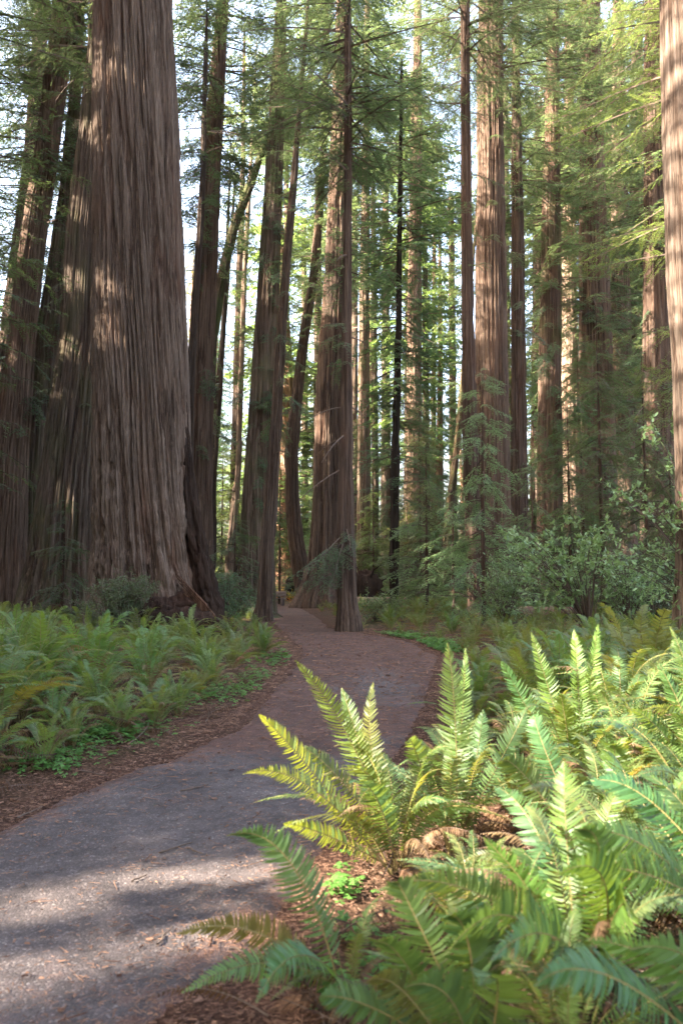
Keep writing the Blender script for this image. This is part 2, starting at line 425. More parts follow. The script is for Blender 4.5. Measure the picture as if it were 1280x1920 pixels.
# ------------------------------------------------------------------ trunks
def trunk_mesh(keys, name, nth=96, dz=0.09, ztop=46.0, furrow=0.14, depth=0.06, twist=0.0, lobes=0.0, seed=0.0, zfine=24.0, rough=0.3, origin=None, close=False):
    """keys: list of (x, y, z, r) from the ground up; returns a mesh with local origin at keys[0]"""
    k = np.array(keys, float); k = k[np.argsort(k[:, 2])]
    zt = k[-1, 2]
    if zt < ztop:                                   # carry on upwards with the same lean, tapering
        d = (k[-1] - k[-2]) / (k[-1, 2] - k[-2, 2]); dzt = ztop - zt
        k = np.vstack([k, [k[-1, 0] + d[0] * dzt * .5, k[-1, 1] + d[1] * dzt * .5, zt + dzt * .5, k[-1, 3] * 0.62],
                       [k[-1, 0] + d[0] * dzt * .8, k[-1, 1] + d[1] * dzt * .8, ztop, 0.02]])
    z0 = k[0, 2]
    zs = np.concatenate([np.arange(z0 - 0.35, min(zfine, ztop), dz), np.arange(min(zfine, ztop), ztop, max(dz * 6, 0.6)), [ztop]])
    def smooth(col):
        # smooth interpolation (cubic through keys by pchip-like blend)
        y = np.interp(zs, k[:, 2], k[:, col])
        w = max(3, int(0.9 / dz) | 1); ker = np.hanning(w + 2)[1:-1]; ker /= ker.sum()
        n1 = np.searchsorted(zs, min(zfine, ztop)); 
        yp = np.pad(y[:n1], w // 2, mode='reflect', reflect_type='odd'); y[:n1] = np.convolve(yp, ker, 'valid')[:n1]
        return y
    cx, cy, r = smooth(0), smooth(1), np.maximum(smooth(3), 0.01)
    th = np.arange(nth) / nth * 2 * PI
    T, Z = np.meshgrid(th, zs); Rr = r[:, None]
    tw = T + twist * (Z - z0) + 0.07 * (fbm(np.cos(T) * 1.3 + seed, np.sin(T) * 1.3, Z * 0.16, 3) - 0.5) / np.maximum(Rr, 0.15)
    rb = np.interp(zs, [z0, z0 + 2, z0 + 8], [k[1, 3], k[1, 3], k[min(3, len(k) - 1), 3]])[:, None]
    rb = max(float(np.median(r[: max(4, len(r) // 2)])), 0.05)
    ax, ay = np.cos(tw) * rb / furrow, np.sin(tw) * rb / furrow
    zz = Z / furrow * 0.026
    n1 = vnoise(ax + seed * 3, ay + 7, zz); n1 = 1 - np.abs(2 * n1 - 1)          # sharp furrows where this is 1
    n2 = vnoise(ax * 2.1 + 31, ay * 2.1 + seed, zz * 1.6); n2 = 1 - np.abs(2 * n2 - 1)
    n3 = vnoise(ax * 4.6, ay * 4.6 + 3, zz * 3.0 + seed)
    f1 = np.clip((n1 - 0.70) / 0.24, 0, 1); f1 = f1 * f1 * (3 - 2 * f1); f2 = np.clip((n2 - 0.74) / 0.2, 0, 1); f2 = f2 * f2 * (3 - 2 * f2)
    n4 = vnoise(ax * 0.8 + 11, ay * 0.8 + 2, zz * 0.8 + seed * 2); n5 = vnoise(ax * 2.6, ay * 2.6 + 9, zz * 4 + seed)
    dep = depth * np.clip(Rr / rb, 0.3, 1.25)
    disp = -dep * (f1 + 0.55 * f2) + dep * 0.55 * (n3 - 0.5) + dep * 0.7 * (n4 - 0.5) + dep * 0.35 * np.clip((n5 - 0.52) / 0.08, 0, 1)
    big = (fbm(np.cos(T) * 1.6 + seed, np.sin(T) * 1.6, Z * 0.16 + seed, 3) - 0.5) * Rr * rough
    lob = 0.0
    if lobes:
        lz = np.exp(-(Z - z0) / 1.3)
        lob = Rr * lobes * lz * (np.sin(3 * T + seed) * 0.5 + np.sin(5 * T + 2 * seed) * 0.5 + np.sin(8 * T + 3.1 * seed) * 0.25)
    if close:
        kw_ = np.exp(-((Z - z0) / 4.2) ** 2)
        ka = fbm(np.cos(T) * rb * 3.2 + 5, np.sin(T) * rb * 3.2, Z * 1.5, 4)
        kb = fbm(np.cos(T) * rb * 8.5, np.sin(T) * rb * 8.5 + 4, Z * 3.4, 3)
        disp = disp + kw_ * (0.34 * (ka - 0.5) + 0.20 * (kb - 0.5) - 0.26 * np.clip((ka - 0.60) / 0.1, 0, 1) * (vnoise(np.cos(T) * rb * 1.3, np.sin(T) * rb * 1.3, Z * .7) > .45))
    rr = np.maximum(Rr + disp + big + lob, 0.006)
    V = np.stack([cx[:, None] + np.cos(T) * rr, cy[:, None] + np.sin(T) * rr, Z + 0 * T], -1)
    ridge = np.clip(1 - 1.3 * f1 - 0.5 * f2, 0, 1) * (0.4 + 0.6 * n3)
    o = k[0, :3] if origin is None else np.asarray(origin)
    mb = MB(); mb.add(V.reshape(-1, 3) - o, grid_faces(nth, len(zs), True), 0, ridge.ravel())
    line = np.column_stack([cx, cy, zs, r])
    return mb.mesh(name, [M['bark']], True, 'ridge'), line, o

# ------------------------------------------------------------------ foliage
def kite(pos, d, side, ln, w, lift=None):
    """kite leaves: arrays of base points, directions, side vectors, lengths, widths"""
    ln = np.asarray(ln)[:, None]; w = np.asarray(w)[:, None]
    mid = pos + d * ln * 0.42
    if lift is not None: mid = mid + lift
    v = np.stack([pos, mid + side * w * .5, pos + d * ln, mid - side * w * .5], 1)
    f = np.arange(len(pos) * 4).reshape(-1, 4)
    return v.reshape(-1, 3), f

def branch_template(rng, L=3.0, gapx=0.17, leaf=0.11, step=0.055, lw=0.024, tw0=0.30, tw1=0.85, droop=0.35):
    """one flat conifer branch along +x with side twigs and needle sprays; twigs hang"""
    mb = MB()
    ns = 9
    s = np.linspace(0, 1, ns)
    ax = np.column_stack([s * L, 0.10 * L * np.sin(s * rng.uniform(1, 3)) * rng.uniform(-1, 1), -droop * 0.35 * L * s ** 1.8 + 0.10 * L * s])
    tube(mb, ax, np.interp(s, [0, 1], [0.026 * L / 3 + 0.008, 0.005]), 3, 1)
    PB, PD, PS, PL, PW = [], [], [], [], []
    x = 0.16 * L; k = 0
    while x < L:
        sgn = 1 if k % 2 else -1; k += 1
        u = x / L
        p0 = np.array([np.interp(u, s, ax[:, c]) for c in range(3)])
        tl = (tw0 + (tw1 - tw0) * math.sin(min(1, u * 1.35 + 0.1) * PI) ** 0.8) * rng.uniform(0.6, 1.15) * L / 3
        if rng.random() > 0.10:
            an = R(rng.uniform(38, 70)) * sgn
            d0 = np.array((math.cos(an), math.sin(an), rng.uniform(-0.25, 0.12)))
            m = max(4, int(tl / step))
            tt = (np.arange(m) + 0.6) / m
            pts = p0 + d0 * (tl * tt)[:, None]; pts[:, 2] -= droop * tl * tt ** 2 * rng.uniform(0.5, 1.4)
            for sg in (1, -1):
                a2 = np.arctan2(d0[1], d0[0]) + sg * (0.75 + 0.25 * rng.random(m))
                d = np.column_stack([np.cos(a2), np.sin(a2), rng.uniform(-0.55, 0.10, m)]); d /= np.linalg.norm(d, axis=1, keepdims=True)
                side = np.column_stack([-np.sin(a2), np.cos(a2), rng.uniform(-0.6, 0.6, m)]); side /= np.linalg.norm(side, axis=1, keepdims=True)
                PB.append(pts); PD.append(d); PS.append(side)
                PL.append(leaf * (1.15 - 0.6 * tt) * rng.uniform(0.7, 1.3, m)); PW.append(lw * rng.uniform(0.7, 1.3, m))
            tube(mb, np.vstack([p0, pts[m // 2], pts[-1]]), [0.004, 0.003, 0.002], 3, 1)
        x += gapx * rng.uniform(0.6, 1.4)
    v, f = kite(np.concatenate(PB), np.concatenate(PD), np.concatenate(PS), np.concatenate(PL), np.concatenate(PW))
    mb.add(v, f, 0)
    return mb.arrays()[:3]

def template_set(seed, lengths, gapx, leaf, step, lw, k=4):
    out = []
    for j, L in enumerate(lengths):
        out.append((L, [branch_template(np.random.default_rng(seed + 10 * j + i), L, gapx * (L / 3) ** .35, leaf, step, lw, tw0=.30 * 3 / L + .1, tw1=.85 * (3 / L) ** .4, droop=0.3 + 0.12 * i) for i in range(k)]))
    return out
BT_NEAR = template_set(1, (1.3, 2.2, 3.4, 5.0), 0.125, 0.120, 0.050, 0.030)
BT_MID = template_set(101, (1.5, 2.6, 4.2), 0.15, 0.20, 0.080, 0.056)
BT_FAR = template_set(201, (2.4, 4.6), 0.24, 0.42, 0.16, 0.13)

def place_branches(specs, temps, rng):
    """specs: list of (base xyz, azimuth, pitch, roll, scale). Returns MB with leaves culled where the sun comes through"""
    mb = MB()
    for (b, az, pit, rol, sc) in specs:
        L0, tl_ = min(temps, key=lambda q: abs(math.log(q[0] / (sc * 3))))
        v, f, m = tl_[rng.integers(len(tl_))]; sc = sc * 3 / L0
        mat = rotz(az) @ roty(-pit) @ rotx(rol)
        mb.add(v @ (mat.T * sc) + np.asarray(b), f, 0)
        mb.m[-1] = m
    return mb

def cull(mb, prob=1.0):
    v, f, m, a = mb.arrays()
    c = v[f].mean(1)
    leaf = m == 0
    bad = np.zeros(len(f), bool)
    bad[leaf] = sunlit_mask(c[leaf])
    keep = ~bad
    out = MB(); out.v, out.f, out.m, out.n, out.a = [v], [f[keep]], [m[keep]], len(v), [a]
    return out

def crown_specs(line, z0, z1, n, lmax, rng, lmin=0.8, pitch=(-0.35, 0.05), dens=1.0, az=None, conical=True, low=1.0):
    """branches spread up a trunk line from z0 to z1"""
    out = []
    for i in range(n):
        u = rng.random() ** low
        z = z0 + (z1 - z0) * u
        x, y, r = (np.interp(z, line[:, 2], line[:, c]) for c in (0, 1, 3))
        a = rng.uniform(0, 2 * PI) if az is None else rng.normal(az[0], az[1])
        prof = (1 - 0.75 * u) if conical else (0.55 + 0.45 * math.sin(PI * min(1, u * 1.1)))
        L = max(lmin, lmax * prof * rng.uniform(0.55, 1.15))
        out.append(((x + math.cos(a) * r * 0.7, y + math.sin(a) * r * 0.7, z), a, rng.uniform(*pitch), rng.normal(0, 0.25), L / 3.0))
    return out

def crown_object(root, specs, temps, rng, origin, color=(1, 1, 1, 1), do_cull=True, name='crown'):
    if temps is not None: specs = [(specs, temps)]
    mb = MB()
    for sp_, te_ in specs:
        if not sp_: continue
        q = place_branches(sp_, te_, rng)
        v_, f_, m_, a_ = q.arrays(); mb.add(v_, f_, 0); mb.m[-1] = m_
    if do_cull: mb = cull(mb)
    mb.v = [np.concatenate(mb.v) - np.asarray(origin, np.float32)]; 
    mb.f = [np.concatenate(mb.f)]; mb.m = [np.concatenate(mb.m)]; mb.a = [np.concatenate(mb.a)]
    o = mb.build(name, [M['needles'], M['twig']], root, smooth=False)
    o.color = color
    return o

def px_line(pts, Y):
    """pixel column (x, y, width) at distance Y -> (x, y, z, r); the first is the foot on the ground"""
    out = []
    for px, py, w in pts:
        p = P(px, py, Y)
        out.append([p[0], p[1], p[2], w / 2 / F * math.hypot(Y, (p[0])) ])
    g = gz1(out[0][0], Y)
    out[0][2] = g
    out = [out[0]] + [q for q in out[1:] if q[2] > g + 0.25]
    return out

TREES = []
KV = 1.6
def tree(label, Y, pts, top=46.0, crown=None, bark=(1, 1, 1), moss=0.0, nth=None, furrow=0.09, depth=0.055, twist=0.0, lobes=0.0, rough=0.22, green=(1, 1, 1), seed=None, name='redwood_tree', cat='tree', group=None, lod=None, stubs=0, close=False):
    """crown: list of (py from, py to, count, longest, options) in photograph rows at this distance"""
    i = len(TREES); seed = (i * 2.37 + 0.5) if seed is None else seed
    rng = np.random.default_rng(100 + i)
    keys = px_line(pts, Y)
    rmax = max(q[3] for q in keys[1:4])
    px = Y / 800.0
    nth = nth or int(np.clip(2 * PI * rmax / (px * 0.75), 18, 420))
    me, line, o = trunk_mesh(keys, 'trunk', nth, max(0.045, px * 1.6), top, furrow, depth, twist, lobes, seed, zfine=min(top, 2 + Y * 0.78), rough=rough, close=close)
    root = empty(name, o); tag(root, label, cat, group)
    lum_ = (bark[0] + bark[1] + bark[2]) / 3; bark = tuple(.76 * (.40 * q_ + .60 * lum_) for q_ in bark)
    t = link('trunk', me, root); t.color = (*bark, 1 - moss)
    temps = lod or (BT_NEAR if Y < 33 else BT_MID if Y < 56 else BT_FAR)
    specs, high = [], []
    for c in (crown or ()):
        pa, pb, n, L = c[:4]; kw = c[4] if len(c) > 4 else {}
        za = P(640, pa, Y)[2]; zb = min(P(640, pb, Y)[2] if pb > -900 else top, top)
        zv = CAMH + Y * 0.82 + 1.5                      # higher than this the boughs only cast shade
        za = max(za, 0.3)
        if zb > zv and za < zv:
            fr = (zv - za) / (zb - za)
            specs += crown_specs(line, za, zv, int(n * (0.35 + 0.65 * fr) * KV), L, rng, **{'conical': False, **kw})
            high += crown_specs(line, zv, zb, int(n * (1 - fr) * (0.7 if Y < 34 else 0.35)) + 6, L, rng, **kw)
        elif za >= zv: high += crown_specs(line, za, zb, n, L, rng, **kw)
        else: specs += crown_specs(line, za, zb, int(n * (KV if n > 18 else 1.4)), L, rng, **{'conical': False, **kw})
    if specs or high: crown_object(root, [(specs, temps), (high, BT_FAR)], None, rng, o, (*green, 1))
    if stubs:
        for k in range(stubs):
            z = rng.uniform(3, Y * 0.7); x, y, r = (np.interp(z, line[:, 2], line[:, c]) for c in (0, 1, 3))
            a = rng.uniform(PI, 2 * PI) if rng.random() < .6 else rng.uniform(0, 2 * PI); L = rng.uniform(0.3, 1.6)
            p0 = np.array((x + math.cos(a) * r * .85, y + math.sin(a) * r * .85, z)); d = np.array((math.cos(a), math.sin(a), rng.uniform(-.5, .2)))
            pts3 = np.array([p0 + d * L * s + np.array((0, 0, -.25 * L * s * s)) for s in np.linspace(0, 1, 5)])
            mb = MB(); tube(mb, pts3 - o, np.linspace(0.028, 0.007, 5), 5); mb.build('dead_branch', [M['twig']], root)
    TREES.append((root, line))
    return root, line, o

FULL = -999
def hang(n, a=1060, b=400, L=1.6, **k): return (a, b, n, L, dict(conical=False, pitch=(-0.9, -0.2), **k))

# the giant on the left, with burl and splintered buttress
g_root, g_line, g_o = tree('giant furrowed brown redwood with burl at its foot standing over the left fern bank', 23.0,
    [(290, 1196, 268), (286, 1150, 228), (280, 1090, 200), (274, 1010, 184), (269, 900, 176), (267, 760, 173), (262, 600, 169), (258, 400, 162), (254, 200, 154), (250, 0, 147)],
    top=62, crown=[(-700, FULL, 70, 6.0)], furrow=0.105, depth=0.095, twist=0.03, lobes=0.07, rough=0.08, nth=700, bark=(1.2, 1.1, 1.04), seed=3.1, close=True)

tree('broad grey redwood half hidden behind the giant furrowed trunk', 30.5,
    [(112, 1140, 164), (120, 1050, 126), (132, 900, 106), (141, 800, 98), (158, 640, 84), (164, 450, 76), (176, 300, 66), (186, 180, 58), (198, 0, 54)],
    top=56, crown=[(300, FULL, 60, 4.5), hang(8, 800, 500, 1.2)], furrow=0.11, depth=0.09, lobes=0.1, bark=(.95, .93, .90), nth=260, moss=.3)
tree('tall redwood leaning right at the left edge, widest of its cluster', 34,
    [(4, 1110, 84), (10, 1000, 72), (18, 860, 62), (38, 660, 50), (60, 470, 44), (86, 300, 42), (112, 100, 41), (122, 0, 40)],
    top=48, crown=[(520, 60, 44, 3.4), (150, FULL, 90, 5), hang(16, 900, 500, 1.6)], bark=(1.35, 1.08, .95), lobes=.06)
tree('mossy dark redwood stem leaning beside the widest trunk of the left cluster', 36,
    [(58, 1110, 60), (64, 980, 54), (72, 850, 50), (90, 650, 44), (112, 480, 35), (126, 370, 28), (140, 200, 22), (150, 0, 18)],
    top=40, crown=[(620, 60, 40, 3.0), (100, FULL, 40, 4), hang(20, 1000, 500, 1.4)], moss=.5, lobes=.06)
tree('slimmer redwood farthest back in the cluster at the left edge', 46,
    [(-30, 1110, 48), (-14, 950, 44), (2, 780, 38), (28, 560, 33), (60, 300, 28), (80, 0, 25)], top=50, crown=[(650, FULL, 120, 5)], bark=(.9, .8, .75))
tree('reddish redwood with a sunlit patch just right of the giant trunk', 38,
    [(372, 1100, 62), (373, 1000, 50), (375, 880, 46), (378, 750, 44), (382, 600, 42), (391, 400, 40), (398, 280, 37), (410, 130, 28), (418, 0, 22)],
    top=44, crown=[(520, 280, 26, 2.6), (330, FULL, 85, 5.0), hang(14, 900, 450, 1.5)], bark=(1.15, .88, .75), stubs=6)
tree('thin dark stem pressed between the giant and the reddish redwood', 34,
    [(350, 1110, 20), (353, 900, 18), (357, 720, 16), (371, 500, 14), (380, 350, 11), (386, 100, 8)], top=28, crown=[(420, FULL, 34, 2.6)], bark=(.55, .5, .48))
tree('moss covered tree leaning sharply right behind the reddish redwood', 45,
    [(374, 1100, 28), (381, 950, 26), (388, 800, 24), (396, 650, 22), (410, 550, 21), (438, 430, 19), (464, 360, 18), (490, 290, 15), (512, 235, 12), (530, 180, 9)],
    top=32, crown=[(520, 150, 30, 3.0), (250, FULL, 24, 3.5)], moss=.75, bark=(.6, .55, .5))
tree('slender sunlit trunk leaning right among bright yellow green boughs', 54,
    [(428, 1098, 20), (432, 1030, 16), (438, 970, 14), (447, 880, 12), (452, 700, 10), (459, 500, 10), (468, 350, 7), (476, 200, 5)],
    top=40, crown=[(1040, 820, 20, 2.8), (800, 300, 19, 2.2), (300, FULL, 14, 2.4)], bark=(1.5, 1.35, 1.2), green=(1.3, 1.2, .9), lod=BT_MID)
tree('dark upright trunk behind the slender sunlit one', 57,
    [(440, 1098, 22), (440, 950, 19), (444, 780, 18), (447, 640, 17), (450, 500, 14), (456, 300, 9), (458, 100, 6)], top=44, crown=[(900, 400, 22, 2.6), (400, FULL, 20, 2.8)], bark=(.7, .62, .55))
tree('thin straight dark pole tree nearest the right root of the giant', 48,
    [(398, 1105, 12), (402, 900, 11), (411, 760, 10), (420, 600, 8), (428, 400, 6)], top=30, crown=[(900, FULL, 26, 2.2)], bark=(.5, .45, .4))
tree('second thin dark pole tree curving right close to the reddish redwood', 52,
    [(388, 1100, 15), (391, 960, 14), (396, 850, 14), (407, 740, 12), (417, 640, 11), (430, 480, 8)], top=30, crown=[(760, FULL, 24, 2.2)], bark=(.55, .5, .42))
tree('stout grey brown redwood with mossy fuzz left of the path', 36,
    [(478, 1140, 78), (480, 1050, 66), (483, 950, 60), (487, 850, 54), (495, 700, 48), (503, 550, 42), (510, 400, 36), (517, 250, 32), (523, 120, 26), (528, 0, 20)],
    top=44, crown=[(250, FULL, 55, 3.6), hang(60, 1060, 300, 1.1, az=(-0.6, 0.7)), hang(16, 900, 300, 1.6)], moss=.35, bark=(1.2, 1.08, .98), lobes=.05, stubs=8)
tree('slender brown tree in front of the stout mossy redwood left of the path', 30.5,
    [(493, 1166, 48), (495, 1148, 34), (497, 1110, 27), (501, 1030, 25), (510, 900, 24), (520, 760, 21), (527, 640, 19), (538, 480, 16), (550, 350, 14), (562, 200, 9), (572, 80, 7), (578, 0, 5)],
    top=27, crown=[(420, FULL, 24, 2.4, dict(pitch=(-.2, .5))), hang(14, 900, 420, 1.2)], bark=(.85, .74, .66), stubs=10)
tree('curved tree bending left then right beside the path end', 47,
    [(580, 1134, 42), (566, 1085, 33), (554, 1010, 28), (547, 930, 26), (546, 850, 26), (552, 780, 24), (558, 735, 22), (572, 620, 19), (588, 520, 17), (597, 420, 16), (604, 320, 14), (610, 150, 11), (612, 0, 9)],
    top=40, crown=[(700, 350, 34, 3.0), (350, FULL, 60, 3.8)], bark=(.95, .75, .62))
tree('big dark redwood with flared roots at the end of the path', 44.5,
    [(604, 1140, 112), (608, 1105, 86), (612, 1050, 68), (614, 980, 60), (615, 900, 55), (618, 750, 52), (628, 600, 50), (634, 450, 46), (638, 330, 44), (642, 150, 36), (645, 0, 28)],
    top=50, crown=[(330, FULL, 120, 5), (620, 330, 12, 2.0)], furrow=.11, depth=.09, lobes=.16, bark=(1.0, .82, .72), stubs=12)
tree('narrow straight redwood standing right on the path edge in mid picture', 24.5,
    [(654, 1187, 56), (653, 1172, 43), (651, 1130, 37), (648, 1000, 31), (648, 850, 27), (649, 700, 22), (651, 500, 17), (652, 300, 14), (652, 100, 13), (652, 0, 12)],
    top=27, crown=[(330, FULL, 60, 3.8), hang(7, 1080, 985, 2.3, az=(-2.4, .7)), (700, 330, 14, 1.5)], bark=(.9, .74, .66), lobes=.08, stubs=10, depth=.035, furrow=.09)
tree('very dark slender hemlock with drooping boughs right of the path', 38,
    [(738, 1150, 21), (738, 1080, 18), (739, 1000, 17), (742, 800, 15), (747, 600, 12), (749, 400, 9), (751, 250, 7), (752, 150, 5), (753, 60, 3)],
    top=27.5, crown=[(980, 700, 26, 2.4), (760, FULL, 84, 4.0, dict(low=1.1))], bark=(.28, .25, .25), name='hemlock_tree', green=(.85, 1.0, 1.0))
tree('pale redwood with a sunlit red foot behind the dark slender hemlock', 62,
    [(780, 1108, 42), (779, 1060, 36), (778, 1000, 33), (776, 800, 28), (776, 600, 27), (778, 450, 24), (780, 300, 22), (782, 100, 17), (783, 0, 14)],
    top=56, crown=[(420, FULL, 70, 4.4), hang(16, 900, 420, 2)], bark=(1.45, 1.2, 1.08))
tree('pale straight trunk between the narrow path edge redwood and the dark hemlock', 58,
    [(681, 1100, 30), (681, 1000, 26), (682, 900, 24), (682, 700, 22), (684, 500, 18), (686, 300, 15), (688, 0, 10)], top=48, crown=[(640, FULL, 120, 4.6)], bark=(1.1, .98, .88), moss=.3)
tree('thin pale far trunk right of the pale redwood with the red foot', 76, [(812, 1095, 15), (812, 950, 12), (812, 800, 10), (813, 600, 8), (814, 400, 6)], top=46, crown=[(800, FULL, 34, 3.4)], bark=(1.6, 1.4, 1.25))
tree('thin grey far trunk nearest the slender redwood of the right pair', 80, [(828, 1095, 12), (826, 900, 10), (825, 750, 9), (824, 500, 7)], top=40, crown=[(700, FULL, 30, 3.2)], bark=(1.1, 1.0, .9))
tree('leaning far trunk touching the left side of the right redwood pair', 66, [(832, 1098, 20), (838, 1000, 17), (846, 920, 15), (858, 820, 12), (868, 700, 10), (880, 560, 8)], top=36, crown=[(800, FULL, 28, 3.2)], bark=(1.0, .85, .7), moss=.4)
tree('slender reddish redwood on the left of the right hand pair', 30,
    [(897, 1168, 40), (892, 1090, 33), (887, 1000, 30), (884, 930, 28), (880, 800, 26), (878, 650, 24), (874, 400, 20), (872, 200, 18), (871, 0, 16)],
    top=38, crown=[(200, FULL, 60, 3.6), (520, 200, 8, 1.8)], bark=(.85, .62, .54), lobes=.05)
tree('thick straight redwood on the right of the right hand pair', 35,
    [(920, 1140, 86), (922, 1070, 72), (923, 1000, 66), (924, 900, 62), (922, 750, 60), (920, 600, 58), (919, 400, 52), (919, 200, 49), (920, 0, 46)],
    top=54, crown=[(220, FULL, 110, 4.8), (560, 220, 10, 1.8)], bark=(1.08, .84, .72), furrow=.10, depth=.07, lobes=.06, nth=200, lod=BT_NEAR)
tree('dark redwood directly right of the thick straight trunk', 42,
    [(977, 1110, 42), (974, 1000, 34), (972, 900, 31), (971, 700, 28), (970, 500, 24), (968, 300, 20), (966, 100, 15), (965, 0, 12)],
    top=40, crown=[(420, FULL, 90, 4.2), hang(18, 900, 420, 1.8)], bark=(.75, .58, .5))
tree('greenish redwood with a rust red lower trunk behind the broadleaf bush', 48,
    [(1030, 1100, 52), (1030, 980, 46), (1030, 850, 44), (1030, 700, 42), (1032, 500, 36), (1034, 300, 30), (1036, 0, 22)],
    top=48, crown=[(560, FULL, 150, 4.6), hang(36, 940, 500, 2.0)], moss=.4, bark=(1.1, .8, .68))
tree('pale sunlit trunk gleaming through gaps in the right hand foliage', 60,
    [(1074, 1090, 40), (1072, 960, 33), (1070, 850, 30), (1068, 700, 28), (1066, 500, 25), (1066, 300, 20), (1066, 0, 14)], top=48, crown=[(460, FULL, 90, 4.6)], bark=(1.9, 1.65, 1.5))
tree('massive redwood veiled by dark hanging boughs on the right', 50,
    [(1122, 1100, 80), (1120, 960, 70), (1118, 800, 64), (1114, 600, 58), (1110, 400, 48), (1108, 200, 40), (1107, 0, 34)],
    top=54, crown=[(760, FULL, 170, 5.0), hang(40, 980, 500, 2.4)], bark=(1.2, .95, .82), nth=150)
tree('mid sized trunk between the veiled massive redwood and the right edge', 55,
    [(1170, 1100, 48), (1168, 950, 41), (1166, 800, 38), (1162, 500, 32), (1160, 200, 24), (1158, 0, 20)], top=44, crown=[(800, FULL, 130, 4.6), hang(20, 980, 600, 2.2)], bark=(.95, .78, .68))
tree('dark redwood behind the pale trunk at the right edge', 40,
    [(1228, 1110, 60), (1229, 950, 50), (1230, 700, 46), (1228, 450, 42), (1226, 200, 36), (1224, 0, 30)], top=46, crown=[(480, FULL, 110, 4.6), hang(20, 980, 500, 2.0)], bark=(.8, .62, .54))
tree('pale stringy redwood trunk cut by the right edge of the picture', 17,
    [(1362, 1230, 175), (1352, 1050, 142), (1343, 900, 132), (1334, 700, 128), (1318, 500, 124), (1306, 250, 118), (1298, 0, 112)],
    top=48, crown=[(-900, FULL, 60, 4.5)], bark=(1.6, 1.58, 1.6), furrow=.07, depth=.03, twist=.01, rough=.1, nth=260)

rx = np.random.default_rng(17)
for px_, Y_, w_ in ((1006, 66, 24), (1052, 70, 30), (1094, 62, 22), (1142, 72, 34), (1192, 64, 30), (1212, 70, 22), (1256, 58, 40), (948, 75, 18), (1018, 82, 16)):
    ln_ = rx.uniform(-10, 10)
    tree('background trunk crowded among the shaded trunks on the right', Y_, [(px_, 1100, w_ * 1.35), (px_, 1020, w_ * 1.1), (px_ + ln_ * .3, 700, w_), (px_ + ln_ * .6, 350, w_ * .8), (px_ + ln_, 0, w_ * .6)],
         top=rx.uniform(40, 52), crown=[(rx.uniform(600, 950), FULL, 90, 4.2)], bark=(rx.uniform(.6, 1.15),) * 3, group='crowded background trunks on the right', lod=BT_FAR)
for px_, Y_, w_ in ((596, 72, 16), (536, 70, 12), (704, 74, 12), (722, 80, 16), (762, 84, 12), (800, 70, 12), (850, 78, 14), (662, 82, 14), (572, 80, 12)):
    ln_ = rx.uniform(-8, 8)
    tree('background trunk between the path end and the right hand pair', Y_, [(px_, 1098, w_ * 1.35), (px_, 1030, w_ * 1.1), (px_ + ln_ * .3, 700, w_), (px_ + ln_ * .6, 350, w_ * .75), (px_ + ln_, 0, w_ * .5)],
         top=rx.uniform(36, 50), crown=[(rx.uniform(200, 800), FULL, 36, 3.6)], bark=(rx.uniform(.6, 1.1),) * 3, group='background trunks in the middle', lod=BT_FAR)

# young conifers filling the understorey
def young(label, px, base_py, Y, h, n, L, green=(1, 1, 1), lean=0.0, lod=None, bark=(.5, .42, .38), group=None, az=None):
    p = P(px, 1100, Y); x = float(p[0]); z0 = gz1(x, Y)
    keys = [(x, Y, z0, 0.035 + h * .006), (x + lean * h * .3, Y, z0 + h * .4, 0.03 + h * .004), (x + lean * h, Y, z0 + h, 0.012)]
    i = len(TREES); rng = np.random.default_rng(300 + i)
    me, line, o = trunk_mesh(keys, 'trunk', 12, 0.2, h + z0, .06, .008, 0, 0, i, zfine=h)
    root = empty('young_conifer', o); tag(root, label, 'young tree', group)
    t = link('trunk', me, root); t.color = (*bark, 1)
    specs = crown_specs(line, z0 + 0.5, z0 + h * .98, n, L, rng, lmin=.4, pitch=(-.55, .05), az=az)
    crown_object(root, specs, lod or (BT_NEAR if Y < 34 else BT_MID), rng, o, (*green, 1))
    TREES.append((root, line))
    return root

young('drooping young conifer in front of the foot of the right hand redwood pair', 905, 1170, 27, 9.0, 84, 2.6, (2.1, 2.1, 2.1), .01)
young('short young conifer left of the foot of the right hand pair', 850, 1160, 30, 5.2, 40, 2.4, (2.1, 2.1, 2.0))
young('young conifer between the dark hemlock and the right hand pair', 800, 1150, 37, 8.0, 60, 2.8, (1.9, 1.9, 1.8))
young('bushy young conifer at the left foot of the stout mossy redwood', 440, 1140, 33, 4.2, 60, 2.4, (1.1, 1.15, 1.05))
young('tall dark young conifer behind the broadleaf bush', 1130, 1150, 33, 13.0, 110, 3.6, (1.0, .98, .85))
young('dark young conifer right of the broadleaf bush', 1215, 1150, 30, 10.0, 100, 3.4, (1.0, .98, .85))
young('dense dark sapling crowding the right edge above the ferns', 1262, 1160, 26, 6.0, 80, 2.8, (1.0, .98, .85))
young('dim young conifer behind the rust red lower trunk', 1070, 1140, 36, 9.5, 90, 3.2, (1.0, .98, .85))
young('low dim sapling between the broadleaf bush and the thick straight trunk', 1000, 1140, 31, 6.0, 70, 2.6, (1.5, 1.5, 1.35))
young('slim sapling left of the foot of the grey redwood behind the giant', 118, 1130, 25.5, 4.4, 44, 1.5, (.8, .9, .8))
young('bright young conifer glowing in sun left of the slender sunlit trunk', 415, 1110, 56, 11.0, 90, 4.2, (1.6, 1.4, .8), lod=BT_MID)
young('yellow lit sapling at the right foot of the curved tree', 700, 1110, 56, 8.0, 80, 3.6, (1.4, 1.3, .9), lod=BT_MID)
young('narrow sapling left of the curved tree near the path end', 524, 1110, 50, 9.0, 34, 1.8, (.9, .95, .8), lod=BT_MID)

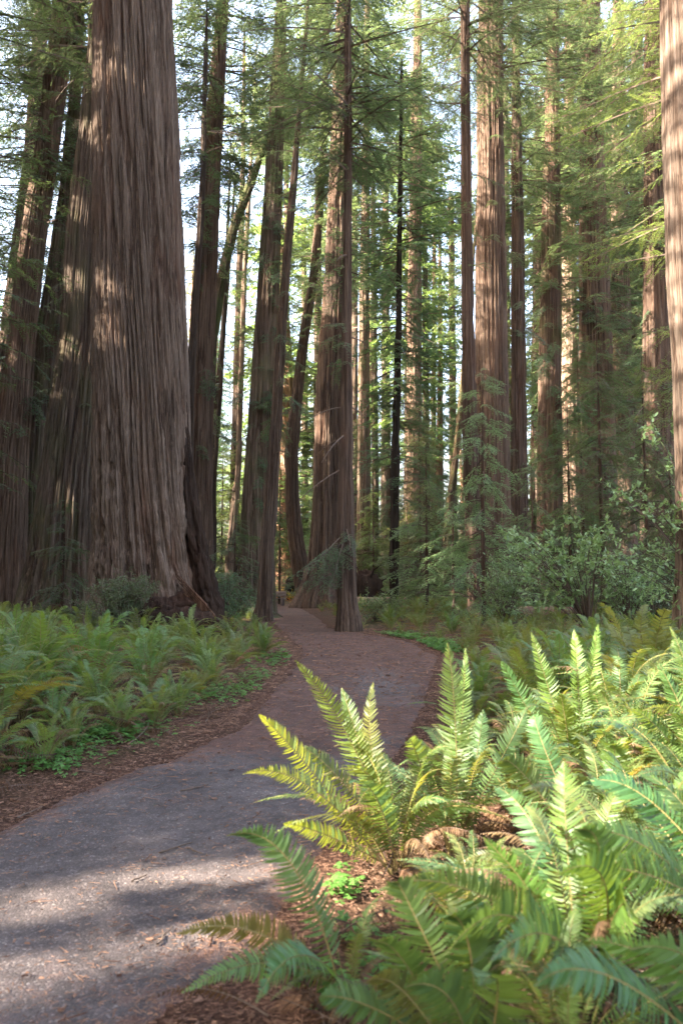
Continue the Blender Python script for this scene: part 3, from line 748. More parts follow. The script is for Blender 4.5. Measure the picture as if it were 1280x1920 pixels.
YP = []
for k_, (h_, n_, L_) in enumerate(((14, 170, 3.4), (9, 120, 3.0), (18, 200, 3.6), (6, 90, 2.6))):
    YP.append(young('young conifer between the far trunks', 640, 1100, 60, h_, n_, L_, (1.15, 1.12, .95), .01, BT_MID, group='young conifers between the far trunks'))
# a near bough of sunlit foliage on the right and one on the left belong to trees just outside the picture
def side_tree(label, x, Y, h, r, specs_kw, green=(1, 1, 1), lod=None, crown_n=60, z0=9, L=4, bark=(1, .85, .75), nth=40, dzz=.25):
    z = gz1(x, Y); i = len(TREES); rng = np.random.default_rng(500 + i)
    keys = [(x, Y, z, r * 1.5), (x, Y, z + 1.5, r * 1.1), (x + rng.uniform(-.3, .3), Y, z + h * .3, r * .9), (x + rng.uniform(-.5, .5), Y, z + h * .7, r * .6)]
    me, line, o = trunk_mesh(keys, 'trunk', nth, dzz, h, .14, .05, 0, .05, i, zfine=h * .6)
    root = empty('redwood_tree', o); tag(root, label, 'tree', specs_kw.get('group'))
    t = link('trunk', me, root); t.color = (*bark, 1)
    specs = crown_specs(line, z0, h, crown_n, L, rng, **{k: v for k, v in specs_kw.items() if k != 'group'})
    crown_object(root, specs, lod or BT_FAR, rng, o, (*green, 1))
    TREES.append((root, line))

side_tree('redwood just past the right edge reaching sunlit yellow green boughs leftward', 13.2, 26, 34, .5, dict(az=(PI - .2, .55), conical=False, pitch=(-.4, -.05)), (1.35, 1.25, .85), BT_NEAR, 70, 6, 6.0)
side_tree('redwood just past the left edge reaching green boughs rightward', -12.6, 24, 30, .45, dict(az=(.1, .6), conical=False, pitch=(-.35, 0)), (1.1, 1.1, .9), BT_NEAR, 70, 4.5, 4.6)

# canopy trees outside the picture, towards the sun
rs = np.random.default_rng(5)
spots = []
for tries in range(4000):
    d = rs.uniform(14, 76); s = rs.uniform(-24, 58)          # along and across the sun's direction
    along = SUN_H; across = np.array((-SUN_H[1], SUN_H[0])) * -1
    p = np.array((0.0, 4.0)) + along * d + across * s
    if p[0] > -0.47 * p[1] - 6.5 and p[1] > -4: continue
    ac = np.array((-SUN_H[1], SUN_H[0]))
    if any((p - g_[:2]) @ SUN_H > 0 and abs((p - g_[:2]) @ ac) < min(r_, .7) * .6 + .25 for g_, r_ in GAPS if g_[1] < 9 or (g_[0] > 6 and g_[1] < 18) or (g_[0] < -5 and 21 < g_[1] < 31)): continue
    if any(abs((p - a_) @ ac) < w_ + .3 for a_, b_, w_ in STRIPS): continue
    if np.hypot(p[0], p[1]) < 9 or path_sd(p[0:1], p[1:2])[0] < 2.5: continue
    if all(np.hypot(*(p - q)) > 4.3 for q in spots): spots.append(p)
    if len(spots) >= 98: break
for i, p in enumerate(spots):
    side_tree('tall redwood in the unseen grove that shades the path from the left', float(p[0]), float(p[1]), rs.uniform(40, 56), rs.uniform(.3, .7),
              dict(group='shade trees outside the picture', pitch=(-.35, .1), conical=False), (.9, .95, .9), BT_FAR, 290, rs.uniform(6, 11), 6.2, nth=20, dzz=.6)

# far trees in the bright clearing behind: a few kinds, copied
def copy_tree(root, loc, rz, sc, label=None, group=None, color=None):
    c = root.copy(); COL.objects.link(c); c.location = loc; c.rotation_euler = (0, 0, rz); c.scale = sc
    if label: c['label'] = label
    if group: c['group'] = group
    for ch in root.children:
        d = ch.copy(); COL.objects.link(d); d.parent = c
        if color and d.name.startswith('crown'): d.color = color
    return c

kinds = []
rk = np.random.default_rng(77)
for k in range(7):
    h = 44; r = .55
    x, Y = 0, 0
    keys = [(0, 0, 0, r * 1.5), (0, 0, 1.5, r * 1.15), (rk.uniform(-.4, .4), 0, 14, r * .9), (rk.uniform(-.8, .8), rk.uniform(-.5, .5), 30, r * .6)]
    me, line, o = trunk_mesh(keys, 'trunk', 22, .4, h, .16, .06, 0, .05, 50 + k, zfine=30)
    root = empty('redwood_tree', (0, 0, 0)); tag(root, 'far redwood in the bright clearing behind the grove', 'tree', 'far redwoods')
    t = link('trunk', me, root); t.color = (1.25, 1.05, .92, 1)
    z0 = (1.5, 5, 9, 13, 16, 3, 11)[k]
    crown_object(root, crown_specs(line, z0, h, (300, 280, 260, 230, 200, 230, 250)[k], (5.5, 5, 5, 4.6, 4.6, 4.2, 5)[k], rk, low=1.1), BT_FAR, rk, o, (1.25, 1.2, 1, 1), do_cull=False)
    kinds.append(root)
ry = np.random.default_rng(91); ysp = []
for tries in range(3000):
    Y = ry.uniform(46, 84); px = ry.uniform(330, 1300) if ry.random() < .85 else ry.uniform(0, 330)
    x = (px - 640) / 1500 * Y
    if path_sd(np.array([x]), np.array([Y]))[0] < 2.2 or (500 < px < 565): continue
    if px > 900 and Y > 62: continue
    if all(math.hypot(x - a, Y - b) > 2.6 for a, b in ysp): ysp.append((x, Y))
    if len(ysp) >= 36: break
for i, (x, Y) in enumerate(ysp):
    k = i % 4; sc = ry.uniform(.75, 1.3)
    lab = 'bushy young conifer between the far trunks ' + ('left of the path' if x < -3 else 'right of the path')
    gr_ = 'young conifers between the far trunks ' + ('left of the path' if x < -3 else 'right of the path')
    if i < 4: o = YP[k]; o.location = (x, Y, gz1(x, Y) - .1); o['label'] = lab; o['group'] = gr_
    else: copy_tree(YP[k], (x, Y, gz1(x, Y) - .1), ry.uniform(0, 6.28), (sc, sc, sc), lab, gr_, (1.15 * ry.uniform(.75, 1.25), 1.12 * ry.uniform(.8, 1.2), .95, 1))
for i in range(400):
    Y = ry.uniform(86, 125); px = ry.uniform(340, 1000)
    x = (px - 640) / 1500 * Y
    if any(math.hypot(x - a, Y - b) < 3.6 for a, b in ysp): continue
    ysp.append((x, Y)); sc = ry.uniform(.7, 1.3)
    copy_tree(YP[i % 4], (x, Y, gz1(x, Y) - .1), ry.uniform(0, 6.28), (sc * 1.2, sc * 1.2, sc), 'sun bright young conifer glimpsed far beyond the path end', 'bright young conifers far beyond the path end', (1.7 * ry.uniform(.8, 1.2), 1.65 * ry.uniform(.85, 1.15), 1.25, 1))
    if len(ysp) >= 74: break
far_spots = []
rf = np.random.default_rng(21)
first = [True] * len(kinds)
SKYGAP = ((400, 500, .85), (800, 868, .85), (535, 585, .5), (690, 760, .4), (0, 70, .5), (255, 330, .3))
for tries in range(5000):
    Y = rf.uniform(66, 150); px = rf.uniform(-60, 1340)
    if rf.random() < sum(g[2] for g in SKYGAP if g[0] < px < g[1]): continue
    x = (px - 640) / 1500 * Y
    if path_sd(np.array([x]), np.array([Y]))[0] < 2: continue
    if all(math.hypot(x - a, (Y - b)) > 4.4 for a, b in far_spots): far_spots.append((x, Y))
    if len(far_spots) >= 44: break
for i, (x, Y) in enumerate(far_spots):
    k = int(rf.integers(len(kinds)))
    sc = rf.uniform(.55, 1.15); sr = rf.uniform(.8, 1.5)
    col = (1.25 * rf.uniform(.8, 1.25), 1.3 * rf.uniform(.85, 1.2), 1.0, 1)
    side = 'left of the path end' if x < -3 else 'right of the path end' if x > 8 else 'straight behind the path end'
    lab = f'far sunlit redwood in the clearing {side}'
    args = ((x, Y, gz1(x, Y) - .1), rf.uniform(0, 6.28), (sc * sr, sc * sr, sc))
    if first[k]:
        first[k] = False; o = kinds[k]; o.location, o.rotation_euler, o.scale = args[0], (0, 0, args[1]), args[2]; o['label'] = lab
        o['group'] = 'far redwoods ' + side
    else: copy_tree(kinds[k], *args, label=lab, group='far redwoods ' + side, color=col)

# ------------------------------------------------------------------ ferns
def frond_arrays(b, c, t, rng, width=0.10, n=46, roll=0.0, bare=0.13, curl=0.12, mat=0, mb=None, pw=0.0125, nref=(0, 0, 1.0)):
    """a sword fern frond along the curve b -> c -> t"""
    mb = mb or MB()
    b, c, t = (np.asarray(q, float) for q in (b, c, t))
    s = np.linspace(0, 1, 15)[:, None]
    L_ = np.linalg.norm(t - b); c = c + rng.normal(0, .05, 3) * L_
    cur = (1 - s) ** 2 * b + 2 * s * (1 - s) * c + s * s * t
    tube(mb, cur, np.linspace(0.0045, 0.0012, 15), 3, 1)
    u = bare + (1 - bare) * (np.arange(n) + 0.5) / n
    u1 = u[:, None]
    p = (1 - u1) ** 2 * b + 2 * u1 * (1 - u1) * c + u1 * u1 * t
    tan = 2 * (1 - u1) * (c - b) + 2 * u1 * (t - c); tan /= np.linalg.norm(tan, axis=1, keepdims=True) + 1e-9
    side0 = np.cross(t - b, nref)
    if np.linalg.norm(side0) < 1e-3: side0 = np.array((1.0, 0, 0))
    side0 = side0 / np.linalg.norm(side0)
    nor = np.cross(side0[None], tan); nor /= np.linalg.norm(nor, axis=1, keepdims=True) + 1e-9
    ro = roll + 0.4 * np.sin(u * rng.uniform(2, 4.5) + rng.uniform(0, 6))
    sd = np.cos(ro)[:, None] * side0 + np.sin(ro)[:, None] * nor
    nr = np.cross(sd, tan)
    q = (u - bare) / (1 - bare)
    prof = np.minimum(1, 0.55 + 1.5 * q) * np.clip(1 - q ** 2.0, 0, 1) ** 0.85
    us = np.array((0.0, 0.3, 0.68, 1.0)); ws = np.array((0.75, 1.0, 0.72, 0.06))
    for sg in (1, -1):
        ln = width * np.maximum(prof, 0.05) * rng.uniform(0.86, 1.08, n) * np.where(rng.random(n) < .05, rng.uniform(.15, .7, n), 1) * (1 + .08 * np.sin(q * rng.uniform(4, 9) + rng.uniform(0, 6)))
        ph = 0.12 + 0.65 * q ** 1.5 + rng.normal(0, .07, n)
        d = np.cos(ph)[:, None] * sd * sg + np.sin(ph)[:, None] * tan
        w = pw * (0.55 + 0.45 * np.maximum(prof, .2)) * rng.uniform(.9, 1.1, n)
        tilt = rng.normal(0, .26, n) + 0.18
        wd = np.cross(d, nr); wd = wd / (np.linalg.norm(wd, axis=1, keepdims=True) + 1e-9)
        wd = np.cos(tilt)[:, None] * wd + np.sin(tilt)[:, None] * nr
        cu = curl * rng.uniform(.3, 1.7, n)
        pts = p[:, None] + d[:, None] * (ln[:, None] * us)[..., None] - nr[:, None] * (cu[:, None] * ln[:, None] * us ** 2)[..., None] + tan[:, None] * (0.16 * ln[:, None] * us ** 2)[..., None]
        ww = (w[:, None] * ws)[..., None] * wd[:, None] * 0.5
        v = np.stack([pts - ww, pts + ww], 2).reshape(-1, 3)             # n, 4, 2
        base = (np.arange(n) * 8)[:, None, None] + (np.arange(3) * 2)[None, :, None]
        f = (base + np.array((0, 1, 3, 2))[None, None, :]).reshape(-1, 4)
        mb.add(v, f, mat)
    return mb

def rand_frond(rng, L, spread, mb=None, az=0.0, base=(0, 0, 0), dead=False, n=44):
    """spread 0 upright .. 1 arching low"""
    reach = L * (0.22 + 0.62 * spread) * rng.uniform(.9, 1.1)
    h = L * (0.92 - 0.62 * spread) * rng.uniform(.9, 1.08)
    if dead: h = L * (rng.uniform(-0.02, .22) if rng.random() < .6 else rng.uniform(.25, .6))
    ca, sa = math.cos(az), math.sin(az)
    b = np.asarray(base, float) + np.array((ca, sa, 0)) * 0.04
    c = b + np.array((ca * reach * .28, sa * reach * .28, h * (0.85 + .35 * spread) + .12 * L))
    bend = rng.uniform(-.22, .22) * L * .6
    t = b + np.array((ca * reach - sa * bend, sa * reach + ca * bend, h))
    return frond_arrays(b, c, t, rng, width=0.098 * L * rng.uniform(.88, 1.12), n=n, roll=rng.uniform(-.5, .5), curl=rng.uniform(.08, .25) + (.5 if dead else 0), mat=0, mb=mb, pw=.0125 * L * (46 / max(n, 30)))

FR = [rand_frond(np.random.default_rng(900 + i), 1.0, 0.15 + 0.09 * (i % 9)).mesh('frond', [M['fern'], M['stalk']], False) for i in range(18)]
FD = [rand_frond(np.random.default_rng(950 + i), 0.8, 0.55 + 0.04 * (i % 8), dead=True).mesh('dead_frond', [M['fern_old'], M['twig']], False) for i in range(12)]

def fern_plant(loc, rng, n=20, L=1.05, label='', group=None, dead=6, tint=(1, 1, 1), spread=1.0):
    root = empty('sword_fern', loc); tag(root, label, 'fern', group)
    a0 = rng.uniform(0, 6.28)
    for i in range(n):
        q = i / max(1, n - 1)
        k = int(np.clip(round(q * 8 * spread + rng.normal(0, .8)), 0, 8))
        me = FR[k + 9 * int(rng.integers(2))]
        o = link('frond', me, root)
        s = L * rng.uniform(.78, 1.12) * (1 - .18 * (1 - q))
        o.scale = (s, s, s); o.rotation_euler = (rng.normal(0, .06), rng.normal(0, .06), a0 + i * 2.39996 + rng.normal(0, .25))
        old = rng.random() < .07
        o.color = ((1.6, 1.1, .8, 1) if old else (tint[0] * rng.uniform(.85, 1.15), tint[1], tint[2] * rng.uniform(.85, 1.15), 1))
    for i in range(dead):
        o = link('dead_frond', FD[int(rng.integers(len(FD)))], root)
        s = L * rng.uniform(.7, 1.05); o.scale = (s, s, s); o.rotation_euler = (0, 0, rng.uniform(0, 6.28))
    return root

# whole-plant meshes for ferns too far to show their fronds apart
def far_fern_mesh(i, L=1.0, n=22, npin=30):
    rng = np.random.default_rng(700 + i); mb = MB()
    for j in range(n):
        rand_frond(rng, L * rng.uniform(.75, 1.1), np.clip(.1 + .85 * j / n + rng.normal(0, .1), 0, 1), mb, j * 2.4 + rng.normal(0, .3), n=npin)
    k = len(mb.m)
    for j in range(9):
        rand_frond(rng, L * rng.uniform(.6, .9), .8, mb, rng.uniform(0, 6.28), dead=True, n=22)
    for q in range(k, len(mb.m)): mb.m[q][mb.m[q] == 0] = 2
    return mb.mesh('sword_fern', [M['fern'], M['stalk'], M['fern_old']], False)
FF = [far_fern_mesh(i) for i in range(8)]
FFF = [far_fern_mesh(20 + i, 1.0, 16, 18) for i in range(6)]

FAR_MASS = MB()
_fa = [(lambda me: (np.array([v.co for v in me.vertices]), np.array([list(p.vertices) for p in me.polygons]), np.array([p.material_index for p in me.polygons])))(m_) for m_ in FFF]
def mass_fern(x, y, s):
    v, f, m = _fa[int(RNG.integers(6))]
    FAR_MASS.add(v @ rotz(RNG.uniform(0, 6.28)).T * s + (x, y, gz1(x, y) - .02), f, 0); FAR_MASS.m[-1] = m

def far_fern(x, y, s, label, group, tint=(1, 1, 1), far=False):
    o = link('sword_fern', (FFF if far else FF)[int(RNG.integers(6))]); o.location = (x, y, gz1(x, y) - .02)
    o.rotation_euler = (RNG.normal(0, .08), RNG.normal(0, .08), RNG.uniform(0, 6.28)); o.scale = (s, s, s * RNG.uniform(.85, 1.1))
    o.color = (tint[0] * RNG.uniform(.85, 1.2), tint[1] * RNG.uniform(.9, 1.1), tint[2] * RNG.uniform(.8, 1.15), 1)
    tag(o, label, 'fern', group)
    return o

# hero fronds: (tip px, py, Y), (base px, py, Y), bulge of the curve (sideways world offset x, z), width, tint (yellower for sunlit fronds, cooler for shaded ones), kind
def hero_fern(name_label, base_xy, fronds, extra=12, L=1.0, dead=6, seed=1, tint=(1, 1, 1), spread=1.0):
    rng = np.random.default_rng(seed)
    bx, by = base_xy; bz = gz1(bx, by)
    root = fern_plant((bx, by, bz), rng, extra, L, name_label, None, dead, tint, spread)
    for fr in fronds:
        (tx, ty, tY), bulge, width = fr[0], fr[1], fr[2]
        col = fr[3] if len(fr) > 3 else (1, 1, 1); old = len(fr) > 4 and fr[4]
        roll = fr[5] if len(fr) > 5 else rng.uniform(-.3, .3)
        t = P(tx, ty, tY) - np.array((bx, by, bz))
        b = np.array((rng.uniform(-.05, .05), rng.uniform(-.05, .05), 0))
        c = b + (t - b) * .45 + np.array(bulge)
        L3 = np.linalg.norm(t - b)
        mb = frond_arrays(b, c, t, rng, width=width, n=int(34 + 18 * L3), roll=roll, curl=rng.uniform(.08, .2), pw=.0145 if not old else .012, nref=(-.25, -.8, .55))
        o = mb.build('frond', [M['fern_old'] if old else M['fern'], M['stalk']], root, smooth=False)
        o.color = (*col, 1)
    return root

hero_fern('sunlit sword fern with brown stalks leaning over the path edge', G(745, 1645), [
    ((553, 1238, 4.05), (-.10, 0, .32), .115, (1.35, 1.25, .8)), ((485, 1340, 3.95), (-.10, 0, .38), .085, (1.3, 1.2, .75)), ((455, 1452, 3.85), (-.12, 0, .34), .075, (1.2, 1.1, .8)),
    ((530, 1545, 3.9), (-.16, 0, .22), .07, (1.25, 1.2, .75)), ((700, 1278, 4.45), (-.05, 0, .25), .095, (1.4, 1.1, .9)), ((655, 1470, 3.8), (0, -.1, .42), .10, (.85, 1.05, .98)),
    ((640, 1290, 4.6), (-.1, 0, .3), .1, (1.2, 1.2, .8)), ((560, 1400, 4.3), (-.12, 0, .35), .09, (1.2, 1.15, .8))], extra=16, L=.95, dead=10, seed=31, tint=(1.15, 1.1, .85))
hero_fern('sword fern with two tall upright fronds right of the fern leaning over the path', G(850, 1600), [
    ((838, 1205, 4.75), (0, 0, .28), .125, (1.15, 1.2, .9), False, .0), ((872, 1215, 4.95), (.02, 0, .25), .12, (1.2, 1.25, .85), False, .2), ((770, 1385, 4.2), (-.12, 0, .40), .095, (.92, 1.03, .9)),
    ((905, 1330, 5.2), (.1, 0, .35), .1, (.9, 1.05, 1.0)), ((985, 1330, 4.9), (.12, 0, .3), .1, (.9, 1.05, 1.0))], extra=14, L=.95, dead=8, seed=32)
hero_fern('blurred sword fern at the bottom with one frond arching left over the path', G(655, 1905), [
    ((425, 1568, 2.95), (.05, 0, .42), .105, (.8, 1.0, 1.0), False, .3), ((330, 1752, 2.75), (-.05, 0, .26), .08, (1.5, 1.0, .8)), ((340, 1862, 2.5), (-.05, 0, .24), .085, (.9, 1.15, .7)),
    ((480, 1880, 2.3), (-.05, 0, .25), .09, (.8, 1.05, .9))], extra=4, L=.6, dead=6, seed=33)
hero_fern('large foreground sword fern with a broad lit frond standing in its middle', (0.86, 2.95), [
    ((1056, 1428, 3.35), (.0, .05, .18), .145, (1.25, 1.3, .8), False, .1), ((905, 1570, 2.9), (.02, 0, .16), .11, (.85, 1.15, .7), False, 1.1), ((745, 1655, 2.55), (-.1, -.05, .30), .115, (.95, 1.06, .84)),
    ((960, 1590, 3.3), (0, .1, .2), .11, (.9, 1.1, .7)), ((1085, 1555, 2.65), (.1, -.1, .45), .12, (.95, 1.15, .8)), ((1045, 1640, 2.5), (.08, -.1, .42), .12, (.9, 1.15, .8)),
    ((920, 1800, 2.15), (0, -.1, .38), .12, (.75, 1.05, .9)), ((1180, 1720, 2.5), (.1, 0, .35), .12, (1.1, 1.2, .7)), ((835, 1790, 2.3), (-.1, -.1, .36), .12, (.75, 1.0, .9)),
    ((925, 1475, 3.6), (-.02, .05, .3), .1, (.8, 1.1, 1.0))], extra=10, L=.85, dead=8, seed=34)
hero_fern('foreground sword fern spilling out of the right edge', (1.62, 3.15), [
    ((1090, 1470, 3.4), (-.1, 0, .42), .12, (.75, 1.1, .95)), ((1070, 1560, 2.9), (-.1, -.1, .42), .12, (1.0, 1.2, .8)), ((1200, 1450, 3.3), (0, 0, .3), .12, (1.0, 1.2, .8)),
    ((1130, 1430, 3.8), (-.1, 0, .35), .11, (.8, 1.0, .9)), ((1040, 1640, 2.8), (-.12, -.1, .45), .12, (.95, 1.2, .75)), ((1270, 1480, 3.0), (.1, 0, .35), .12, (1.1, 1.2, .8))], extra=12, L=.95, dead=6, seed=35)
hero_fern('upright sword fern at the right edge behind the spilling foreground one', (2.3, 5.0), [
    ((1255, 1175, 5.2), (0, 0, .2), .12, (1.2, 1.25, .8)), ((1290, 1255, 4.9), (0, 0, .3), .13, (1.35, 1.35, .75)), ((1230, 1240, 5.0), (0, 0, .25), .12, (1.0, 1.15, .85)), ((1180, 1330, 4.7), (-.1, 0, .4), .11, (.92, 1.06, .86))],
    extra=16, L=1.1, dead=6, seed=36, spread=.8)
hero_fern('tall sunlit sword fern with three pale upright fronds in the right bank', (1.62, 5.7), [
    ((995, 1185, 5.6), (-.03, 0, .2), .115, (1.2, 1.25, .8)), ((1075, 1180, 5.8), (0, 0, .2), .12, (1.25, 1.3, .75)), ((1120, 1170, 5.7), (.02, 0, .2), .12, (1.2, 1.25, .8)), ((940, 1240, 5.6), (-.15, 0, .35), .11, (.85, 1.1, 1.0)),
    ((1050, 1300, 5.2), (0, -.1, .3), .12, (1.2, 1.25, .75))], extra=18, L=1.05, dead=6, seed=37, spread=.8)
hero_fern('sword fern in the middle of the right bank behind the broad lit frond', (1.35, 4.45), [
    ((1000, 1340, 4.7), (-.1, 0, .35), .115, (.8, 1.1, 1.0)), ((1140, 1400, 4.3), (.1, 0, .4), .115, (1.1, 1.2, .8)), ((940, 1430, 4.3), (-.15, 0, .4), .11, (.95, 1.06, .84))], extra=14, L=.9, dead=6, seed=38)
hero_fern('blurred fern at the bottom edge with blue green fronds fanning over brown dead litter', (.40, 2.55), [
    ((745, 1655, 2.55), (-.08, -.03, .30), .115, (.92, 1.06, .86)), ((700, 1770, 2.4), (-.1, -.05, .26), .10, (.9, 1.05, .85)), ((830, 1720, 2.45), (.02, 0, .28), .11, (.92, 1.06, .84)), ((600, 1870, 2.35), (-.12, -.05, .2), .09, (.95, 1.05, .8)),
    ((880, 1690, 2.75), (.06, 0, .3), .11, (.9, 1.1, .8)), ((900, 1850, 2.05), (.1, -.1, .3), .11, (.95, 1.04, .82)), ((760, 1850, 2.1), (0, -.15, .28), .10, (.8, 1.0, .9)), ((690, 1840, 2.3), (-.1, 0, .2), .085, (1.35, 1.0, .8))], extra=8, L=.6, dead=12, seed=41)
hero_fern('low fern at the bottom right corner in deep shade', (1.18, 2.35), [((1100, 1760, 2.3), (0, 0, .3), .11, (.8, 1.1, .8)), ((1270, 1700, 2.3), (.1, 0, .3), .11, (.9, 1.1, .8)), ((1180, 1780, 2.2), (0, 0, .3), .10, (.8, 1.05, .9)), ((1000, 1850, 2.0), (-.1, 0, .3), .10, (.75, 1.0, .9))], extra=12, L=.55, dead=6, seed=39)

# rows of ferns on both banks
rb = np.random.default_rng(63)
placed = [tuple(G(745, 1645)), tuple(G(850, 1600)), (0.86, 2.95), (1.62, 3.15), (2.3, 5.0), (1.62, 5.7), (1.35, 4.45), (.3, 2.9)]
near_side = {'left': ['with brown dead fronds at its feet', 'with pale green outer fronds', 'with narrow upright fronds', 'with low sprawling fronds', 'with a few bronze fronds']}
cnt = {'l': 0, 'r': 0}
def try_spot(x, y, gapd):
    if any(math.hypot(x - a, y - b) < gapd for a, b in placed): return False
    gx, gy = g_o[0], g_o[1]
    if math.hypot(x - gx, y - gy) < 2.3: return False
    for r_, ln in TREES[:34]:
        if math.hypot(x - ln[3, 0], y - ln[3, 1]) < ln[3, 3] + .35: return False
    placed.append((x, y)); return True
nthing = 12
for k in range(16000):
    y = rb.uniform(2.3, 9.5) if k < 4500 else rb.uniform(8, 15) if k < 8000 else rb.uniform(14, 48)
    half = .46 * y + (.5 if y < 10 else 1.2)
    x = rb.uniform(-half, half)
    sd = float(path_sd(np.array([x]), np.array([y]))[0])
    lft = x < 0.25 * 0 - .3 - .02 * y
    if sd < (.62 if lft else .55) or (lft and y < 5.6): continue
    if not lft and y < 3.2 and x < .6: continue
    gp = .50 if y < 9 else .66 if y < 15 else .78 if y < 23 else .9
    if not try_spot(x, y, gp): continue
    s = rb.uniform(.75, 1.35) * (1.1 if y < 10 else .95 if y < 13 else .76) * (.62 if sd < .9 else .85 if sd < 1.4 else 1)
    if y > 24: s *= .85
    if lft and sd < 1.1 and y < 11: s *= .85
    if y < 8.8:
        nthing += 1
        if not lft and y < 5.2: s *= .78
        tn = (1.15, 1.25, 1.18) if lft else (1.1, 1.12, .9)
        lab = 'sword fern at the front of the left bank' if lft else 'sword fern in the thick of the right bank'
        fern_plant((x, y, gz1(x, y)), rb, int(rb.integers(16, 23)), s, lab, 'ferns at the front of the left bank' if lft else 'ferns in the thick of the right bank', 9, tn)
    elif nthing < 284:
        nthing += 1
        far_fern(x, y, s, 'sword fern in the bank below the giant furrowed redwood' if lft else 'sword fern in the rows right of the path before the dark trees',
                 'ferns below the giant redwood' if lft else 'ferns in the rows right of the path', (1.15, 1.25, 1.18) if lft else (1.1, 1.12, .95))
    else:
        mass_fern(x, y, s)
fm_ = FAR_MASS.build('far_ferns', [M['fern'], M['stalk'], M['fern_old']], smooth=False)
tag(fm_, 'ferns and undergrowth covering the ground between the far trunks', 'undergrowth', kind='stuff'); fm_.color = (.95, .95, .75, 1)
far_fern(*G(492, 1232), .8, 'pale green fern standing alone at the left path edge near the giant root', None, (.9, 1, .9))
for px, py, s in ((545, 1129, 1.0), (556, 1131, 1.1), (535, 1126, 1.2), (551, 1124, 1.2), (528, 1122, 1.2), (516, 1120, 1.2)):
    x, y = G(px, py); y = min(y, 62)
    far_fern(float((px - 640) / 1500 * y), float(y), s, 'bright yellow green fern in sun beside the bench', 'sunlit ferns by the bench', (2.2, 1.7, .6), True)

# ------------------------------------------------------------------ ground cover and litter
def sorrel():
    rng = np.random.default_rng(44)
    cen = []
    def blob(px, py, rx, ry, n):
        c = G(px, py); 
        for k in range(n):
            x, y = c[0] + rng.normal(0, rx), c[1] + rng.normal(0, ry)
            if path_sd(np.array([x]), np.array([y]))[0] > .1: cen.append((x, y))
    blob(60, 1445, .22, .16, 260); blob(195, 1392, .22, .22, 420); blob(240, 1375, .25, .3, 200); blob(100, 1425, .3, .25, 200)
    blob(400, 1310, .22, .5, 240); blob(480, 1280, .15, .6, 200); blob(440, 1300, .2, .6, 160); blob(520, 1238, .2, .8, 160); blob(735, 1196, .5, .7, 700); blob(815, 1212, .3, .9, 500); blob(840, 1222, .3, .6, 300)
    blob(630, 1690, .07, .08, 45); blob(690, 1790, .10, .08, 30); blob(640, 1660, .06, .06, 25); blob(430, 1180, .5, 1.0, 250); blob(700, 1900, .1, .1, 60)
    cen = np.array(cen); n = len(cen)
    z = gz(cen[:, 0], cen[:, 1]) + rng.uniform(.03, .11, n)
    mb = MB()
    yaw = rng.uniform(0, 6.28, n); sz = rng.uniform(.020, .034, n) * np.where(cen[:, 1] > 14, 1.7, 1)
    tx = rng.normal(0, .22, n); ty = rng.normal(0, .22, n)
    for k in range(3):
        a = yaw + k * 2.0944
        d = np.column_stack([np.cos(a), np.sin(a), -.18 + tx * np.cos(a) + ty * np.sin(a)])
        s = np.column_stack([-np.sin(a), np.cos(a), -tx * np.sin(a) + ty * np.cos(a)])
        c = np.column_stack([cen, z])
        q = sz[:, None]
        v = np.stack([c, c + d * q * .75 + s * q * .55, c + d * q * 1.0, c + d * q * .75 - s * q * .55,], 1)
        mb.add(v.reshape(-1, 3), np.arange(n * 4).reshape(-1, 4), 0)
        v = np.stack([c + d * q * .75 + s * q * .55, c + d * q * 1.22 + s * q * .42, c + d * q * 1.0, c + d * q * .75], 1)
        mb.add(v.reshape(-1, 3), np.arange(n * 4).reshape(-1, 4), 0)
        v = np.stack([c + d * q * .75 - s * q * .55, c + d * q * .75, c + d * q * 1.0, c + d * q * 1.22 - s * q * .42], 1)
        mb.add(v.reshape(-1, 3), np.arange(n * 4).reshape(-1, 4), 0)
    o = mb.build('sorrel_ground_cover', [M['sorrel']], smooth=False)
    tag(o, 'bright green clover leaved sorrel along the edges of the path', 'ground cover', kind='stuff')
sorrel()

